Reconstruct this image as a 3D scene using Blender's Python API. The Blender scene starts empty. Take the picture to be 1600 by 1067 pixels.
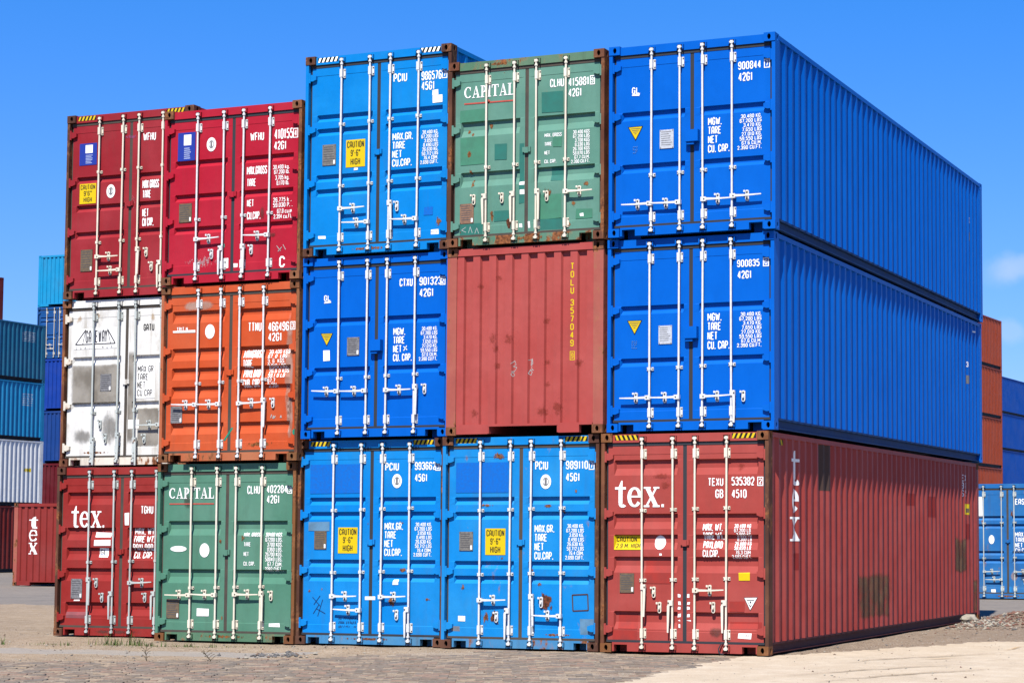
# Container yard: stacked shipping containers on a gravel and brick yard under a clear sky
import bpy, bmesh, math, random
from mathutils import Vector, Matrix, noise

random.seed(7)
SC = bpy.context.scene
COL = SC.collection
R = math.radians

# ------------------------------------------------------------------ camera, sky, sun, exposure
cam_data = bpy.data.cameras.new('camera')
cam_data.sensor_width = 36.0
cam_data.lens = 3054.94 / 1600 * 36
cam_data.shift_x = -(1114.61 - 800) / 1600
cam_data.shift_y = (632.40 - 533.5) / 1600
cam_data.clip_end = 3000
cam = bpy.data.objects.new('camera', cam_data)
COL.objects.link(cam)
YAW, PITCH, ROLL = R(20.8745), R(3.9102), R(-0.0639)
M3 = Matrix.Rotation(YAW, 3, 'Z') @ Matrix.Rotation(PITCH, 3, 'X') @ Matrix.Rotation(ROLL, 3, 'Y')
CAM = Vector((11.026, -24.5756, 1.5425))
cm = Matrix.Identity(4)
for i in range(3):
    cm[i][0] = M3[i][0]; cm[i][1] = M3[i][2]; cm[i][2] = -M3[i][1]; cm[i][3] = CAM[i]
cam.matrix_world = cm
SC.camera = cam

SUN_EL, SUN_AZ = R(55), R(10.5)          # azimuth measured from the -y axis towards +x
SUN_DIR = Vector((math.sin(SUN_AZ) * math.cos(SUN_EL), -math.cos(SUN_AZ) * math.cos(SUN_EL), math.sin(SUN_EL)))
world = bpy.data.worlds.new('World')
SC.world = world
world.use_nodes = True
wn, wl = world.node_tree.nodes, world.node_tree.links
wn.clear()
w_out = wn.new('ShaderNodeOutputWorld')
w_bg = wn.new('ShaderNodeBackground')
w_bg.inputs['Strength'].default_value = 0.06
sky = wn.new('ShaderNodeTexSky')
sky.sky_type = 'NISHITA'
sky.sun_disc = False
sky.sun_elevation = SUN_EL
sky.sun_rotation = math.pi - SUN_AZ
sky.altitude = 0
sky.air_density = 1.0
sky.dust_density = 0.3
sky.ozone_density = 3.0
w_tint = wn.new('ShaderNodeMix'); w_tint.data_type = 'RGBA'; w_tint.blend_type = 'MULTIPLY'
w_tint.inputs['Factor'].default_value = 1.0
wl.new(sky.outputs['Color'], w_tint.inputs['A'])
w_tc = wn.new('ShaderNodeTexCoord')
# clear-day colour balance: deeper blue away from the horizon, the same all round
w_sep = wn.new('ShaderNodeSeparateXYZ'); wl.new(w_tc.outputs['Generated'], w_sep.inputs[0])
w_el = wn.new('ShaderNodeMapRange'); w_el.inputs['From Min'].default_value = 0.08; w_el.inputs['From Max'].default_value = 0.28
wl.new(w_sep.outputs['Z'], w_el.inputs['Value'])
w_bal = wn.new('ShaderNodeMix'); w_bal.data_type = 'RGBA'
w_bal.inputs['A'].default_value = (0.50, 0.72, 1.30, 1); w_bal.inputs['B'].default_value = (0.22, 0.76, 1.45, 1)
wl.new(w_el.outputs[0], w_bal.inputs['Factor']); wl.new(w_bal.outputs['Result'], w_tint.inputs['B'])
w_noise = wn.new('ShaderNodeTexNoise')
w_noise.inputs['Scale'].default_value = 40; w_noise.inputs['Detail'].default_value = 10
wl.new(w_tc.outputs['Generated'], w_noise.inputs['Vector'])
last = w_tint.outputs['Result']
# a few small fair-weather clouds low in the sky, all round
for (dx, dy, dz, rad, amt) in [(-.2030, .9693, .1362, .0135, .34), (-.2135, .9680, .1335, .012, .12), (-.2104, .9722, .1045, .011, .22),
                               (.15, .97, .14, .05, .6), (.62, .75, .16, .06, .6), (-.80, .58, .10, .04, .5), (-.93, -.3, .15, .06, .6), (.5, -.84, .18, .06, .6)]:
    v = Vector((dx, dy, dz)).normalized()
    sub = wn.new('ShaderNodeVectorMath'); sub.operation = 'SUBTRACT'; sub.inputs[1].default_value = v
    nv = wn.new('ShaderNodeVectorMath'); nv.operation = 'NORMALIZE'
    wl.new(w_tc.outputs['Generated'], nv.inputs[0]); wl.new(nv.outputs[0], sub.inputs[0])
    sc = wn.new('ShaderNodeVectorMath'); sc.operation = 'MULTIPLY'; sc.inputs[1].default_value = (1 / rad, 1 / rad, 1.7 / rad)
    wl.new(sub.outputs[0], sc.inputs[0])
    ln = wn.new('ShaderNodeVectorMath'); ln.operation = 'LENGTH'; wl.new(sc.outputs[0], ln.inputs[0])
    ad = wn.new('ShaderNodeMath'); ad.operation = 'MULTIPLY_ADD'; ad.inputs[1].default_value = 2.4; wl.new(w_noise.outputs['Fac'], ad.inputs[0])
    ng = wn.new('ShaderNodeMath'); ng.operation = 'MULTIPLY'; ng.inputs[1].default_value = -1.0; wl.new(ln.outputs['Value'], ng.inputs[0])
    wl.new(ng.outputs[0], ad.inputs[2])
    mr = wn.new('ShaderNodeMapRange'); mr.interpolation_type = 'SMOOTHSTEP'
    mr.inputs['From Min'].default_value = 0.1; mr.inputs['From Max'].default_value = 1.1; mr.inputs['To Max'].default_value = amt
    wl.new(ad.outputs[0], mr.inputs['Value'])
    mx = wn.new('ShaderNodeMix'); mx.data_type = 'RGBA'; mx.inputs['B'].default_value = (5.6, 6.2, 7.6, 1)
    wl.new(mr.outputs[0], mx.inputs['Factor']); wl.new(last, mx.inputs['A'])
    last = mx.outputs['Result']
wl.new(last, w_bg.inputs['Color'])
wl.new(w_bg.outputs[0], w_out.inputs['Surface'])

sun_data = bpy.data.lights.new('sun', 'SUN')
sun_data.energy = 5.0
sun_data.angle = R(0.5)
sun_data.color = (1.0, 0.95, 0.88)
sun = bpy.data.objects.new('sun', sun_data)
sun.rotation_euler = SUN_DIR.to_track_quat('Z', 'Y').to_euler()
sun.location = (0, -20, 40)
COL.objects.link(sun)

SC.view_settings.view_transform = 'Standard'
SC.view_settings.look = 'None'
SC.view_settings.exposure = 1.12
SC.view_settings.gamma = 1.0
SC.view_settings.use_curve_mapping = False

# ------------------------------------------------------------------ materials
MATS = {}
ALB = .57                        # paint and ground colours are given on a scale of full white = 1 / .57
def alb(c): return tuple(v * ALB for v in c)

class NT:
    def __init__(self, name):
        self.m = bpy.data.materials.new(name); self.m.use_nodes = True
        self.n = self.m.node_tree.nodes; self.l = self.m.node_tree.links
        self.n.clear()
        self.out = self.n.new('ShaderNodeOutputMaterial')
        self.b = self.n.new('ShaderNodeBsdfPrincipled')
        self.l.new(self.b.outputs[0], self.out.inputs['Surface'])
        self.b.inputs['Specular IOR Level'].default_value = 0.10
        self.pos = self.n.new('ShaderNodeNewGeometry').outputs['Position']
    def noise(self, scale, detail=4, rough=.55, vec=(1, 1, 1), off=(0, 0, 0)):
        mp = self.n.new('ShaderNodeMapping'); mp.inputs['Scale'].default_value = vec; mp.inputs['Location'].default_value = off
        self.l.new(self.pos, mp.inputs['Vector'])
        t = self.n.new('ShaderNodeTexNoise'); t.inputs['Scale'].default_value = scale
        t.inputs['Detail'].default_value = detail; t.inputs['Roughness'].default_value = rough
        self.l.new(mp.outputs[0], t.inputs['Vector'])
        return t.outputs['Fac']
    def ramp(self, sock, a, b, lo=0., hi=1.):
        r = self.n.new('ShaderNodeMapRange'); r.interpolation_type = 'SMOOTHSTEP'
        r.inputs['From Min'].default_value = a; r.inputs['From Max'].default_value = b
        r.inputs['To Min'].default_value = lo; r.inputs['To Max'].default_value = hi
        self.l.new(sock, r.inputs['Value']); return r.outputs[0]
    def mix(self, fac, a, b, mode='MIX'):
        x = self.n.new('ShaderNodeMix'); x.data_type = 'RGBA'; x.blend_type = mode
        for s, k in ((fac, 'Factor'), (a, 'A'), (b, 'B')):
            if hasattr(s, 'is_output'): self.l.new(s, x.inputs[k])
            elif k == 'Factor': x.inputs[k].default_value = s
            else: x.inputs[k].default_value = (*s, 1)
        return x.outputs['Result']
    def math(self, op, a, b):
        x = self.n.new('ShaderNodeMath'); x.operation = op
        for i, s in enumerate((a, b)):
            if hasattr(s, 'is_output'): self.l.new(s, x.inputs[i])
            else: x.inputs[i].default_value = s
        return x.outputs[0]
    def color(self, s): self.l.new(s, self.b.inputs['Base Color'])
    def bump(self, h, strength, dist=.02):
        b = self.n.new('ShaderNodeBump'); b.inputs['Strength'].default_value = strength; b.inputs['Distance'].default_value = dist
        self.l.new(h, b.inputs['Height']); self.l.new(b.outputs[0], self.b.inputs['Normal'])

def lerp(a, b, t): return tuple(x + (y - x) * t for x, y in zip(a, b))

def paint(name, col, rust=0.1, fade=None, dirt=.25, rough=.42, dirtcol=(.05, .04, .03), streak=1.0):
    """weathered steel paint: faded areas, faint vertical run-off streaks, chips and rust"""
    if name in MATS: return MATS[name]
    k = NT(name)
    if not name.startswith(('hardware', 'paint_white')): col, fade = alb(col), (alb(fade) if fade else None)
    fade = fade or lerp(col, (.75, .75, .75), .14)
    c = k.mix(k.ramp(k.noise(.9, 5), .35, .7, 0, .75), col, fade)
    c = k.mix(k.ramp(k.noise(5.0, 6, .6, (1, 1, .5)), .4, .75, 0, .25), c, lerp(col, (0, 0, 0), .3))
    st = k.ramp(k.noise(6.0, 4, .6, (1.2, 1.2, .10)), .52, .80, 0, dirt * streak)
    c = k.mix(st, c, dirtcol)
    gr = k.ramp(k.noise(2.2, 7, .7, (1, 1, .6), (3, 1, 7)), .52, .78, 0, dirt)
    c = k.mix(gr, c, dirtcol)
    if rust > 0:
        rn = k.noise(4.5, 10, .68, (1, 1, .55), (9, 4, 2))
        th = .80 - rust * .48
        rm = k.ramp(rn, th, th + .05)
        rc = k.mix(k.ramp(k.noise(24, 4), .35, .65), (.075, .028, .014), (.20, .075, .028))
        halo = k.ramp(rn, th - .05, th + .03, 0, .35)
        c = k.mix(halo, c, (.22, .11, .05))
        c = k.mix(rm, c, rc)
        k.l.new(k.ramp(rm, 0, 1, rough, .85), k.b.inputs['Roughness'])
    else:
        k.b.inputs['Roughness'].default_value = rough
    k.color(c)
    k.bump(k.noise(2.0, 3), .10 if rust == 0 else .28, .05)
    MATS[name] = k.m
    return k.m

def flat(name, col, rough=.6, var=.2, metallic=0., scale=30):
    if name in MATS: return MATS[name]
    k = NT(name)
    if name not in ('white', 'hardware', 'hazard_white'): col = alb(col)
    k.color(k.mix(k.ramp(k.noise(scale, 4), .3, .7, 0, 1), col, lerp(col, (.03, .03, .03), var)))
    k.b.inputs['Roughness'].default_value = rough; k.b.inputs['Metallic'].default_value = metallic
    MATS[name] = k.m
    return k.m

def stain_mat(name, c1, c2, lo=.45, hi=.6, amt=1.0, vec=(1, 1, .45), scale=26, e0=.0, amp=2.6, cs=28):
    """a ragged see-through stain; its outline fades towards the edge of the patch (UV)"""
    if name in MATS: return MATS[name]
    k = NT(name)
    c1, c2 = alb(c1), alb(c2)
    uv = k.n.new('ShaderNodeUVMap')
    sep = k.n.new('ShaderNodeSeparateXYZ'); k.l.new(uv.outputs[0], sep.inputs[0])
    du = k.math('ABSOLUTE', k.math('SUBTRACT', sep.outputs[0], .5), 0); dv = k.math('ABSOLUTE', k.math('SUBTRACT', sep.outputs[1], .5), 0)
    if e0 > .3: r = k.math('MAXIMUM', du, dv)
    else: r = k.math('SQRT', k.math('ADD', k.math('MULTIPLY', du, du), k.math('MULTIPLY', dv, dv)), 0)
    e = k.ramp(r, e0, .49, 1, 0)
    n = k.noise(scale, 8, .7, vec)
    a = k.math('MULTIPLY', k.ramp(k.math('ADD', e, k.math('MULTIPLY', k.math('SUBTRACT', n, .5), amp)), lo, hi), amt)
    k.color(k.mix(k.ramp(k.noise(cs, 4), .35, .65), c1, c2))
    k.b.inputs['Roughness'].default_value = .85
    k.l.new(a, k.b.inputs['Alpha'])
    MATS[name] = k.m
    return k.m

flat('white', (.66, .66, .64), .5, .12)
flat('whitefaint', (.50, .52, .50)); flat('faint', (.10, .28, .66)); flat('faint2', (.35, .10, .22)); flat('pink', (.45, .10, .12))
flat('black', (.015, .015, .017)); flat('yellow', (.83, .60, .01), .5, .08); flat('red', (.55, .08, .07)); flat('navy', (.012, .06, .22))
flat('redline', (.62, .11, .08)); flat('bluepatch', (.002, .165, .66)); flat('bluefade', (.14, .30, .46), .7, .35, 0, 8); flat('bluefade2', (.02, .28, .70))
flat('redpatch', (.42, .045, .035), .6, .25, 0, 6); flat('redfade', (.32, .09, .10), .7, .3, 0, 6)
flat('tealpatch', (.035, .20, .16), .6, .2, 0, 6); flat('greenpatch', (.075, .27, .17), .6, .2, 0, 6); flat('greenline', (.02, .30, .19)); flat('teal', (.05, .4, .3)); flat('greypatch', (.2, .22, .26))
flat('rustline', (.10, .05, .03)); flat('plate_white', (.62, .66, .72), .45, .25); flat('plate_grey', (.26, .26, .27), .45, .4); flat('plate', (.24, .23, .21), .5, .4)
flat('plate_brown', (.20, .145, .09), .55, .4); flat('plate_rust', (.34, .19, .12), .7, .4); flat('plate_text', (.10, .10, .11))
flat('label_blue', (.02, .05, .38)); flat('label_text', (.42, .5, .75)); flat('cavity', (.012, .010, .009), .95, .1); flat('rubber', (.042, .048, .060), .75, .4, 0, 6)
flat('rubber_dirty', (.10, .082, .065), .8, .5, 0, 5); flat('hardware', (.50, .51, .51), .45, .15); flat('bolt', (.10, .08, .06))
paint('hardware_cream', (.50, .455, .36), .18, (.56, .53, .45), .14)
paint('hardware_rusty', (.50, .45, .36), .42, (.56, .52, .45), .2)
paint('hardware_grey', (.30, .33, .32), .30, (.40, .43, .41), .25)
stain_mat('stain_rust', (.13, .048, .018), (.34, .14, .045), .62, .85, .90)
stain_mat('stain_rust_dark', (.06, .026, .016), (.21, .065, .03), .40, .55, .96, (1, 1, .45), 18)
stain_mat('stain_soft', (.30, .045, .030), (.36, .065, .045), .40, 1.1, .55, (1, 1, 1))
stain_mat('stain_grime', (.045, .038, .03), (.09, .075, .06), .25, .95, .45, (1, 1, .6), 8, .05, 1.6, 5)
stain_mat('stain_grime2', (.22, .195, .16), (.40, .37, .32), .10, .85, .85, (1, 1, .6), 3.5, .33, 1.0, 2.5)
stain_mat('stain_fade', (.62, .50, .42), (.46, .28, .20), .20, .85, .50, (1, 1, .3), 6, .15, 1.4, 6)
stain_mat('stain_scuff', (.55, .38, .40), (.62, .55, .55), .95, 1.1, .5, (1, 1, .7), 22, .1, 3.0)
stain_mat('stain_blot', (.14, .088, .058), (.21, .128, .078), .40, 1.25, .85, (1, 1, .5), 4.5, .301, 2.4, 4)
stain_mat('stain_yellow', (.62, .42, .20), (.55, .33, .14), .60, 1.1, .5, (1, 1, .25), 14, 0., 2.4)
flat('hazard_yellow', (.83, .60, .02), .5, .1); flat('hazard_white', (.80, .78, .68), .5, .1)

RUSTY = paint('rusty_steel', (.13, .045, .026), .55, (.36, .15, .07), .55, .8)
RUSTY2 = paint('rusty_steel_dark', (.085, .036, .025), .50, (.21, .09, .05), .45, .8)
RUSTY3 = paint('rusty_steel_ochre', (.24, .10, .035), .55, (.17, .06, .03), .45, .8)

# ------------------------------------------------------------------ mesh helpers
class MB:
    def __init__(s): s.v = []; s.f = []; s.m = []; s.sm = []
    def add(s, vs, fs, m=0, smooth=False):
        o = len(s.v); s.v += [tuple(v) for v in vs]
        for f in fs: s.f.append(tuple(i + o for i in f)); s.m.append(m); s.sm.append(smooth)
    def box(s, x0, x1, y0, y1, z0, z1, m=0):
        s.add([(x, y, z) for z in (z0, z1) for y in (y0, y1) for x in (x0, x1)],
              [(0, 2, 3, 1), (4, 5, 7, 6), (0, 1, 5, 4), (2, 6, 7, 3), (0, 4, 6, 2), (1, 3, 7, 5)], m)
    def prism(s, pts, axis, a, b, m=0):
        """polygon (2-D, counter-clockwise) extruded along an axis from a to b"""
        def P(p, t): return {'x': (t, p[0], p[1]), 'y': (p[0], t, p[1]), 'z': (p[0], p[1], t)}[axis]
        n = len(pts)
        s.add([P(p, a) for p in pts] + [P(p, b) for p in pts],
              [tuple(range(n))] + [tuple(range(2 * n - 1, n - 1, -1))] + [(i, i + n, (i + 1) % n + n, (i + 1) % n) for i in range(n)], m)
    def tube(s, p, q, r, n=10, m=0, r2=None, cap=True):
        p, q = Vector(p), Vector(q); d = (q - p).normalized()
        u = d.orthogonal().normalized(); w = d.cross(u)
        r2 = r if r2 is None else r2
        vs = []
        for c, rr in ((p, r), (q, r2)):
            vs += [c + (u * math.cos(2 * math.pi * i / n) + w * math.sin(2 * math.pi * i / n)) * rr for i in range(n)]
        s.add(vs, [(i, (i + 1) % n, (i + 1) % n + n, i + n) for i in range(n)], m, True)
        if cap: s.add(vs, [tuple(range(n - 1, -1, -1)), tuple(range(n, 2 * n))], m)
    def mesh(s, name):
        me = bpy.data.meshes.new(name); me.from_pydata(s.v, [], s.f)
        me.polygons.foreach_set('material_index', s.m); me.polygons.foreach_set('use_smooth', s.sm)
        n = max(s.m) + 1 if s.m else 1
        for _ in range(n): me.materials.append(None)
        bm = bmesh.new(); bm.from_mesh(me)
        bmesh.ops.recalc_face_normals(bm, faces=bm.faces)
        bm.to_mesh(me); bm.free()
        me.update(); return me

def put(name, me, mats, parent=None, loc=(0, 0, 0), rot=None):
    o = bpy.data.objects.new(name, me); COL.objects.link(o)
    if not isinstance(mats, (list, tuple)): mats = [mats]
    for i, m in enumerate(mats[:len(me.materials)]):
        o.material_slots[i].link = 'OBJECT'; o.material_slots[i].material = m
    o.parent = parent; o.location = loc
    if rot: o.rotation_euler = rot
    return o

CACHE = {}
def cached(key, fn):
    if key not in CACHE:
        mb = MB(); fn(mb); CACHE[key] = mb.mesh(key[0])
    return CACHE[key]

# ------------------------------------------------------------------ lettering: flat print laid on a surface
# narrow block capitals as stencilled on containers: centre lines in a unit cell, drawn with a heavy stroke
_O = [(0, .16), (0, .84), (.28, 1), (.72, 1), (1, .84), (1, .16), (.72, 0), (.28, 0), (0, .16)]
STROKES = {
 '0': [_O], 'O': [_O], 'Q': [_O, [(.55, .25), (1, 0)]], 'D': [[(0, 0), (0, 1), (.66, 1), (1, .82), (1, .18), (.66, 0), (0, 0)]],
 '1': [[(.5, 0), (.5, 1)], [(.5, .96), (.12, .78)]], 'I': [[(.5, 0), (.5, 1)]],
 '2': [[(0, .76), (0, .84), (.28, 1), (.72, 1), (1, .84), (1, .62), (.04, .06)], [(0, 0), (1, 0)]],
 '3': [[(0, .80), (0, .86), (.28, 1), (.72, 1), (1, .86), (1, .66), (.72, .53), (.35, .53)], [(.72, .53), (1, .40), (1, .16), (.72, 0), (.28, 0), (0, .16), (0, .22)]],
 '4': [[(.72, 0), (.72, 1)], [(.68, .98), (0, .30)], [(0, .26), (1, .26)]],
 '5': [[(.95, 1), (.05, 1)], [(.05, 1), (.05, .55)], [(.05, .55), (.3, .62), (.72, .62), (1, .46), (1, .16), (.72, 0), (.28, 0), (0, .16)]],
 '6': [[(1, .80), (1, .86), (.72, 1), (.28, 1), (0, .84), (0, .16), (.28, 0), (.72, 0), (1, .16), (1, .42), (.72, .56), (.05, .52)]],
 '7': [[(0, 1), (1, 1)], [(.98, .96), (.36, 0)]],
 '8': [[(.28, .53), (0, .66), (0, .86), (.28, 1), (.72, 1), (1, .86), (1, .66), (.72, .53), (.28, .53), (0, .40), (0, .16), (.28, 0), (.72, 0), (1, .16), (1, .40), (.72, .53)]],
 '9': [[(0, .2), (0, .14), (.28, 0), (.72, 0), (1, .16), (1, .84), (.72, 1), (.28, 1), (0, .84), (0, .58), (.28, .44), (.95, .48)]],
 'A': [[(0, 0), (0, .80), (.30, 1), (.70, 1), (1, .80), (1, 0)], [(.05, .38), (.95, .38)]],
 'B': [[(0, 0), (0, 1), (.7, 1), (.95, .86), (.95, .66), (.7, .53), (.05, .53)], [(.7, .53), (1, .38), (1, .15), (.7, 0), (0, 0)]],
 'C': [[(1, .74), (1, .84), (.72, 1), (.28, 1), (0, .84), (0, .16), (.28, 0), (.72, 0), (1, .16), (1, .26)]],
 'E': [[(1, 1), (0, 1), (0, 0), (1, 0)], [(.05, .52), (.85, .52)]], 'F': [[(1, 1), (0, 1), (0, 0)], [(.05, .52), (.85, .52)]],
 'G': [[(1, .74), (1, .84), (.72, 1), (.28, 1), (0, .84), (0, .16), (.28, 0), (.72, 0), (1, .16), (1, .46), (.55, .46)]],
 'H': [[(0, 0), (0, 1)], [(1, 0), (1, 1)], [(.05, .52), (.95, .52)]], 'K': [[(0, 0), (0, 1)], [(.06, .45), (1, 1)], [(.30, .58), (1, 0)]],
 'L': [[(0, 1), (0, 0), (1, 0)]], 'M': [[(0, 0), (0, 1)], [(1, 0), (1, 1)], [(.04, .96), (.5, .30)], [(.96, .96), (.5, .30)]],
 'N': [[(0, 0), (0, 1)], [(1, 0), (1, 1)], [(.03, .96), (.97, .04)]], 'P': [[(0, 0), (0, 1), (.72, 1), (1, .84), (1, .60), (.72, .44), (.05, .44)]],
 'R': [[(0, 0), (0, 1), (.72, 1), (1, .86), (1, .64), (.72, .50), (.05, .50)], [(.55, .48), (1, 0)]],
 'S': [[(1, .80), (1, .86), (.72, 1), (.28, 1), (0, .86), (0, .66), (.28, .55), (.72, .47), (1, .36), (1, .16), (.72, 0), (.28, 0), (0, .16), (0, .22)]],
 'T': [[(0, 1), (1, 1)], [(.5, .96), (.5, 0)]], 'U': [[(0, 1), (0, .16), (.28, 0), (.72, 0), (1, .16), (1, 1)]],
 'V': [[(0, 1), (.5, 0)], [(1, 1), (.5, 0)]], 'W': [[(0, 1), (.25, 0)], [(.5, .8), (.25, 0)], [(.5, .8), (.75, 0)], [(1, 1), (.75, 0)]],
 'X': [[(0, 0), (1, 1)], [(0, 1), (1, 0)]], 'Y': [[(0, 1), (.5, .5)], [(1, 1), (.5, .5)], [(.5, .52), (.5, 0)]], 'Z': [[(0, 1), (1, 1)], [(.96, .96), (.04, .04)], [(0, 0), (1, 0)]],
 '.': [[(.5, -.07), (.5, .09)]], ',': [[(.5, -.16), (.5, .09)]], "'": [[(.5, .72), (.5, 1.07)]], '"': [[(.1, .72), (.1, 1.07)], [(.9, .72), (.9, 1.07)]], '-': [[(0, .5), (1, .5)]],
 'g': [[(1, .62), (.1, .62), (0, .5), (0, .12), (.1, 0), (1, 0)], [(1, .66), (1, -.2), (.8, -.3), (.1, -.3)]], 'k': [[(0, 0), (0, 1)], [(.06, .28), (.9, .66)], [(.3, .38), (1, 0)]],
 'l': [[(.5, 0), (.5, 1)]], 'b': [[(0, 1), (0, 0), (.9, 0), (1, .12), (1, .5), (.9, .62), (.05, .62)]], 'c': [[(1, .62), (.15, .62), (0, .5), (0, .12), (.15, 0), (1, 0)]],
 'u': [[(0, .66), (0, .12), (.15, 0), (1, 0)], [(1, .66), (1, -.06)]], 'm': [[(0, -.06), (0, .62), (1, .62), (1, -.06)], [(.5, .6), (.5, -.06)]], 'f': [[(.3, 0), (.3, .9), (.5, 1), (1, 1)], [(0, .62), (.9, .62)]], 't': [[(.4, 1), (.4, .1), (.55, 0), (1, 0)], [(0, .66), (.9, .66)]],
}
CW = {'I': .19, '1': .34, '.': .19, ',': .19, "'": .19, '"': .42, 'M': .66, 'W': .76, 'l': .19, 'm': .62, ' ': .24, '-': .36}
SW = .145
def char_w(c): return CW.get(c, .50)

class Print:
    """polygons in the (u, z) plane of a face, cut at the creases of that face and laid on it"""
    def __init__(s): s.p = []; s.k = 0
    def poly(s, pts, m=0, lay=0, uv=None): s.p.append((pts, [tuple(range(len(pts)))], m, lay, uv))
    def rect(s, x0, z0, x1, z1, m=0, lay=0, uv=False):
        s.poly([(x0, z0), (x1, z0), (x1, z1), (x0, z1)], m, lay, [(0, 0), (1, 0), (1, 1), (0, 1)] if uv else None)
    def oval(s, x0, z0, x1, z1, m=0, lay=0, n=24):
        cx, cz, a, b = (x0 + x1) / 2, (z0 + z1) / 2, (x1 - x0) / 2, (z1 - z0) / 2
        s.poly([(cx + a * math.cos(2 * math.pi * i / n), cz + b * math.sin(2 * math.pi * i / n)) for i in range(n)], m, lay)
    def line(s, p, q, w, m=0, lay=0):
        d = Vector((q[0] - p[0], q[1] - p[1]));  n = Vector((-d.y, d.x)).normalized() * w / 2
        s.poly([(p[0] - n.x, p[1] - n.y), (q[0] - n.x, q[1] - n.y), (q[0] + n.x, q[1] + n.y), (p[0] + n.x, p[1] + n.y)], m, lay)
    def stroke(s, pts, ws, m=0, lay=0):
        """ribbon through pts with a width at every point"""
        L, Rr = [], []
        for i, p in enumerate(pts):
            closed = len(pts) > 3 and pts[0] == pts[-1]
            a = Vector(pts[i - 1] if i else pts[-2] if closed else p); b = Vector(pts[i + 1] if i < len(pts) - 1 else pts[1] if closed else p)
            d1 = (Vector(p) - a); d2 = (b - Vector(p))
            d1 = d1.normalized() if d1.length > 1e-9 else d2.normalized(); d2 = d2.normalized() if d2.length > 1e-9 else d1
            d = (d1 + d2).normalized(); mit = min(1.45, 1 / max(.5, d.dot(d1)))
            n = Vector((-d.y, d.x)) * ws[i] / 2 * mit
            L.append((p[0] + n.x, p[1] + n.y)); Rr.append((p[0] - n.x, p[1] - n.y))
        for i in range(len(pts) - 1):
            s.poly([Rr[i], Rr[i + 1], L[i + 1], L[i]], m, lay)
    def text(s, lines, x0, z0, x1, z1, align='l', m=0, lay=0):
        n = len(lines); H = z1 - z0
        h = H if n == 1 else H / (n - 1 + .84) * .84
        pitch = h / .84; gap = .095
        def width(t): return sum(char_w(c) + gap for c in t) - gap
        sx = min((x1 - x0) / max(width(t) for t in lines if t), h * 1.25)
        for i, t in enumerate(lines):
            if not t: continue
            zb = z1 - h - i * pitch
            x = x0 if align == 'l' else x1 - width(t) * sx
            for c in t:
                w = char_w(c)
                for k, line in enumerate(STROKES.get(c, [])):
                    q = SW / 2
                    P = [(x + (q + p[0] * max(w - SW, 0.0)) * sx, zb + (q * .85 + p[1] * (1 - SW * .85)) * h) for p in line]
                    s.stroke(P, [SW * (sx + h) / 2] * len(P), m, lay + k * .3)
                x += (w + gap) * sx
    def build(s, name, mats, parent, surf, ubr, zbr):
        bm = bmesh.new(); uvl = bm.loops.layers.uv.new('UVMap')
        for pts, fs, m, lay, uv in s.p:
            vs = [bm.verts.new((p[0], lay, p[1])) for p in pts]
            for f in fs:
                if len(set(f)) < 3: continue
                try: fa = bm.faces.new([vs[i] for i in f])
                except ValueError: continue
                fa.material_index = m
                for l, i in zip(fa.loops, f): l[uvl].uv = uv[i] if uv else (.5, .5)
        us = [v.co.x for v in bm.verts]; zs = [v.co.z for v in bm.verts]
        if not us: bm.free(); return None
        u0, u1, za, zb = min(us), max(us), min(zs), max(zs)
        for u in ubr:
            if u0 + 1e-4 < u < u1 - 1e-4: bmesh.ops.bisect_plane(bm, geom=bm.verts[:] + bm.edges[:] + bm.faces[:], plane_co=(u, 0, 0), plane_no=(1, 0, 0))
        for z in zbr:
            if za + 1e-4 < z < zb - 1e-4: bmesh.ops.bisect_plane(bm, geom=bm.verts[:] + bm.edges[:] + bm.faces[:], plane_co=(0, 0, z), plane_no=(0, 0, 1))
        for v in bm.verts: v.co = surf(v.co.x, v.co.z, .0016 + v.co.y * .0009)
        bmesh.ops.recalc_face_normals(bm, faces=bm.faces)
        me = bpy.data.meshes.new(name); bm.to_mesh(me); bm.free()
        for mm in mats: me.materials.append(mm)
        o = bpy.data.objects.new(name, me); COL.objects.link(o); o.parent = parent
        return o

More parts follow.
